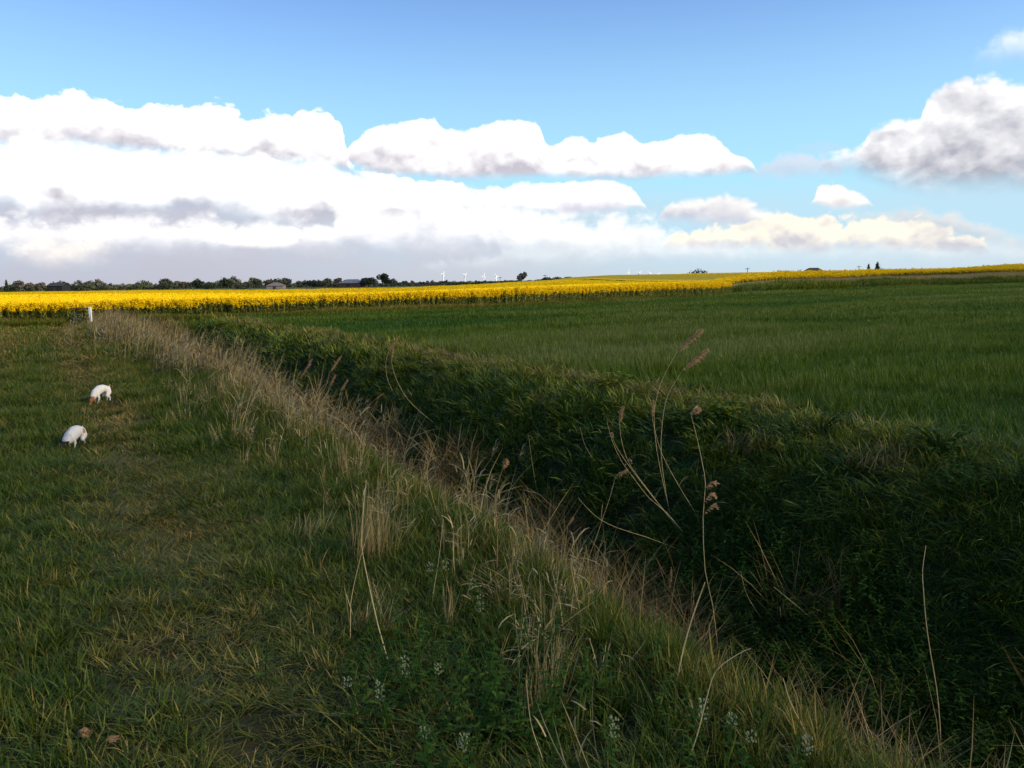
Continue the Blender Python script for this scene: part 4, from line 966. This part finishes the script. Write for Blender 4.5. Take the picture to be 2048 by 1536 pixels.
# ------------------------------------------------------------------ farm buildings
def barn(name, label, px, pytop, pxw, dist, m_wall, m_roof, depth=9, rot=0., hip=0., eave=.55, door=True, group=None):
    top = at(px, pytop, dist); base = Vector((top.x, top.y, gz(top.x, top.y))); H_ = top.z-base.z; L = pxw*dist/F; D = depth; e = H_*eave
    o = empty(name, base, rot); tag(o, label, name.replace('_', ' ') if name != 'farm_house' else 'house', group)
    V = [(-L/2, -D/2, -.3), (L/2, -D/2, -.3), (L/2, D/2, -.3), (-L/2, D/2, -.3), (-L/2, -D/2, e), (L/2, -D/2, e), (L/2, D/2, e), (-L/2, D/2, e), (-L/2+hip*.98, 0, H_-.06), (L/2-hip*.98, 0, H_-.06)]
    mesh_obj('wall', V, [(0, 1, 5, 4), (2, 3, 7, 6), (1, 2, 6, 9, 5), (3, 0, 4, 8, 7), (0, 3, 2, 1)] if hip == 0 else [(0, 1, 5, 4), (2, 3, 7, 6), (1, 2, 6, 5), (3, 0, 4, 7), (0, 3, 2, 1)], m_wall, o, False)
    ov = .3; a, c = -L/2-ov, L/2+ov
    V = [(a, -D/2-ov, e-.12), (c, -D/2-ov, e-.12), (c-hip-ov*(hip > 0), 0, H_), (a+hip+ov*(hip > 0), 0, H_), (a, D/2+ov, e-.12), (c, D/2+ov, e-.12)]
    V += [(x, y, z+.14) for x, y, z in V]
    Fc = [(0, 1, 2, 3), (3, 2, 5, 4), (6, 7, 8, 9), (9, 8, 11, 10), (0, 1, 7, 6), (4, 5, 11, 10), (0, 3, 9, 6), (3, 4, 10, 9), (1, 2, 8, 7), (2, 5, 11, 8)]
    if hip: Fc += [(6, 9, 10), (7, 8, 11)]
    mesh_obj('roof', V, Fc, m_roof, o, False)
    if door:
        b = ([], []); box(b, -L*.12, L*.05, -D/2-.06, -D/2+.02, 0, min(e*.8, 3.2)); mesh_obj('door', b[0], b[1], M_dark, o, False)
    return o
M_render = mat('house_render', (.34, .28, .22), .9, .15, 1., .1); M_brick = mat('farm_brick', (.16, .085, .06), .9, .2, 1., .1); M_slate = mat('grey_roof', (.20, .195, .205), .7, .15, .5, .2); M_tile = mat('red_tile', (.30, .21, .17), .8, .2, .5, .1)
M_black = mat('tarred_board', (.04, .036, .033), .8, .2, 1., .1); M_rustroof = mat('brown_roof', (.085, .07, .06), .8, .2, .5, .1)
barn('barn', 'long low farm barn with grey roof and red end, left of the rounded tree', 706, 559, 44, 455, M_brick, M_slate, 12, R(-12), 3.)
barn('barn', 'dark flat looking barn in the tree line near its left end', 117, 566, 28, 420, M_black, M_rustroof, 10, R(5), 0, .7)
ho = barn('farm_house', 'wide pinkish brown roofed farmhouse among the trees', 552, 565, 32, 420, M_render, M_tile, 10, R(8), 3., .5)
b = ([], []); box(b, -2.6, -1.9, -.4, .4, 3.4, 5.0); mesh_obj('chimney', b[0], b[1], M_brick, ho, False)
barn('barn', 'low dark barn with hipped roof on the right skyline', 1627, 536, 33, 470, M_black, M_rustroof, 9, R(-4), 2.2, .5)

# ------------------------------------------------------------------ wind turbines
M_turb = mat('turbine_white', (.9, .9, .88), .5, .03, 1., .3)
def turbine(label, px, pytip, dist, rot, facing):
    hub_p = at(px, pytip, dist); base = Vector((hub_p.x, hub_p.y, 0)); h = hub_p.z
    o = empty('wind_turbine', base, facing); tag(o, label, 'wind turbine', 'white wind turbines on the horizon')
    k = dist/7000
    b = BM(); b.tube([(0, 0, 0), (0, 0, h*.5), (0, 0, h)], [5.2*k, 4.4*k, 3.4*k], 10); b.obj('tower', M_turb, o)
    bb = ([], []); box(bb, -2.2*k, 2.2*k, -6*k, 6*k, h-1.5*k, h+3.*k); mesh_obj('nacelle', bb[0], bb[1], M_turb, o, False)
    for i in range(3):
        a = rot+i*2*math.pi/3; d = np.array([math.sin(a), 0, math.cos(a)]); s_ = np.array([math.cos(a), 0, -math.sin(a)]); c = np.array([0, -7*k, h+.8*k]); L = 27*k
        q = BM(); P5 = [c, c+d*L*.2, c+d*L*.6, c+d*L]
        for off, flip in ((.35, 1), (-.35, -1)):
            q.ribbon([p_+np.array([0, off*k, 0]) for p_ in P5], np.array([2.6, 4.6, 3.4, 1.2])*k, s_)
        q.obj('blade', M_turb, o)
for lab, px, py, dist, rot in (('nearest looking wind turbine, leftmost of the left four', 886, 548, 6500, .5), ('second wind turbine from the left end of the horizon row', 929, 550, 7000, 1.0),
        ('third wind turbine from the left end of the horizon row', 967, 552, 7000, 0.3), ('fourth wind turbine, rightmost of the left four', 992, 553, 7300, 1.6),
        ('wind turbine behind the yellow rise, leftmost of the right four', 1256, 545, 8500, .2), ('wind turbine second in the group behind the yellow rise', 1278, 546, 8800, .9),
        ('wind turbine third in the group behind the yellow rise', 1298, 547.5, 9100, 1.3), ('lowest wind turbine, rightmost of the group behind the yellow rise', 1317, 548.5, 9500, .6)):
    turbine(lab, px, py, dist, rot, R(38))
# poles
def pole(label, px, pytop, dist, arm=True):
    top = at(px, pytop, dist); base = Vector((top.x, top.y, gz(top.x, top.y))); h = top.z-base.z
    o = empty('utility_pole', base); tag(o, label, 'utility pole', 'thin poles on the skyline')
    b = BM(); b.tube([(0, 0, -.3), (0, 0, h*.5), (0, 0, h)], [.17, .14, .11], 6); b.obj('shaft', M_dark, o)
    if arm: bb = ([], []); box(bb, -1.1, 1.1, -.08, .08, h-.7, h-.5); mesh_obj('crossarm', bb[0], bb[1], M_dark, o, False)
pole('thin pole right of the lone rounded tree', 1090, 549, 420)
pole('thin pole on the skyline right of the scraggy bush', 1495, 535, 380)
pole('thin pole left of the two dark trees on the right skyline', 1718, 531, 400)
pole('faint thin pole just right of the fourth turbine', 1000, 553, 520)

# ------------------------------------------------------------------ unseen clouds, shaped and placed for the shade they cast on the fields
def shade_cloud(name, outline, label, T, T1=None, height=620., thick=30., seed=0):
    """unseen cloud slab towards the sun, outlined from the ground it is to darken"""
    off = SUNV*(height/SUNV.z)
    xs = [p_[0] for p_ in outline]; ys = [p_[1] for p_ in outline]; x0, x1, y0, y1 = min(xs), max(xs), min(ys), max(ys)
    nx, ny = 110, 110
    gx, gy = np.meshgrid(np.linspace(x0-10, x1+10, nx), np.linspace(y0-10, y1+10, ny), indexing='ij')
    def dist_in():
        d = np.full(gx.shape, 1e9); ins = np.zeros(gx.shape, bool); n = len(outline)
        for i in range(n):
            ax, ay = outline[i]; bx_, by = outline[(i+1) % n]; vx, vy = bx_-ax, by-ay
            tt = np.clip(((gx-ax)*vx+(gy-ay)*vy)/(vx*vx+vy*vy), 0, 1); d = np.minimum(d, np.hypot(gx-ax-tt*vx, gy-ay-tt*vy))
            c_ = ((ay > gy) != (by > gy)) & (gx < (bx_-ax)*(gy-ay)/(by-ay+1e-12)+ax); ins ^= c_
        return np.where(ins, d, -d)
    d = dist_in()
    keep = d > 0
    prof = np.sqrt(np.clip(d, 0, 60)/60)
    bump = fbm(gx*.02+seed, gy*.02, 5)
    up = thick*prof*(.4+1.2*bump)+.4; dn = thick*.2*prof*(.5+bump)+.4
    ix = -np.ones(gx.shape, int); ix[keep] = np.arange(keep.sum()); n1 = keep.sum()
    top = np.c_[gx[keep]+off.x, gy[keep]+off.y, height+up[keep]]; bot = np.c_[gx[keep]+off.x, gy[keep]+off.y, height-dn[keep]]
    Fc = []; edge = {}
    for i in range(nx-1):
        for j_ in range(ny-1):
            q = (ix[i, j_], ix[i+1, j_], ix[i+1, j_+1], ix[i, j_+1])
            if min(q) < 0: continue
            Fc.append(q); Fc.append(tuple(n1+k for k in q[::-1]))
            for a_, b_ in zip(q, q[1:]+q[:1]):
                if (b_, a_) in edge: del edge[(b_, a_)]
                else: edge[(a_, b_)] = 1
    for a_, b_ in edge: Fc.append((b_, a_, n1+a_, n1+b_))
    m_ = bpy.data.materials.new('cloud'); m_.use_nodes = True; t = NT(m_.node_tree); t.n.clear()
    g = t.new('ShaderNodeTexCoord').outputs['Object']; nz = t.noise(g, .012, 4, .55)
    df = t.new('ShaderNodeBsdfDiffuse'); df.inputs[0].default_value = (.8, .8, .82, 1); tl = t.new('ShaderNodeBsdfTranslucent'); tl.inputs[0].default_value = (.8, .8, .82, 1)
    a1 = t.new('ShaderNodeMixShader'); a1.inputs[0].default_value = .5; t.l.new(df.outputs[0], a1.inputs[1]); t.l.new(tl.outputs[0], a1.inputs[2])
    tp_ = t.new('ShaderNodeBsdfTransparent'); mx = t.new('ShaderNodeMixShader'); k = math.sqrt(T)
    sp2 = t.new('ShaderNodeSeparateXYZ'); t.l.new(g, sp2.inputs[0]); k1 = math.sqrt(T1 or T)
    op = t.mr(sp2.outputs[1], off.y+2, off.y+44, 1-k, 1-k1)                     # lets more sun through at its far side, so the ground brightens with distance
    t.put(mx.inputs[0], t.m('ADD', op, t.mr(nz, .3, .7, -.06, .06))); t.l.new(tp_.outputs[0], mx.inputs[1]); t.l.new(a1.outputs[0], mx.inputs[2])
    t.l.new(mx.outputs[0], t.new('ShaderNodeOutputMaterial').inputs[0])
    o = mesh_obj(name, np.r_[top, bot], Fc, m_); tag(o, label, 'cloud', kind='stuff'); return o
front = [(-420, -60), (-60, 22), (-30, 33), (-14.6, 40.5), (-.8, 50), (7, 58), (18, 72), (26, 88), (60, 116), (90, 140), (200, 215), (420, 370)]
shade_cloud('cloud', front+[(520, -160), (-420, -220)], 'unseen grey cloud towards the sun, shaped to shade the near fields', .36, .52, seed=1)
shade_cloud('cloud', [(-260, 215), (-60, 150), (-35, 120), (-11, 98), (2, 95), (20, 110), (36, 116), (90, 146), (240, 250), (700, 560), (900, 900), (300, 900), (-120, 640), (-260, 400)], 'unseen thinner cloud towards the sun, shaped to shade the raised field', .45, height=760, seed=9)
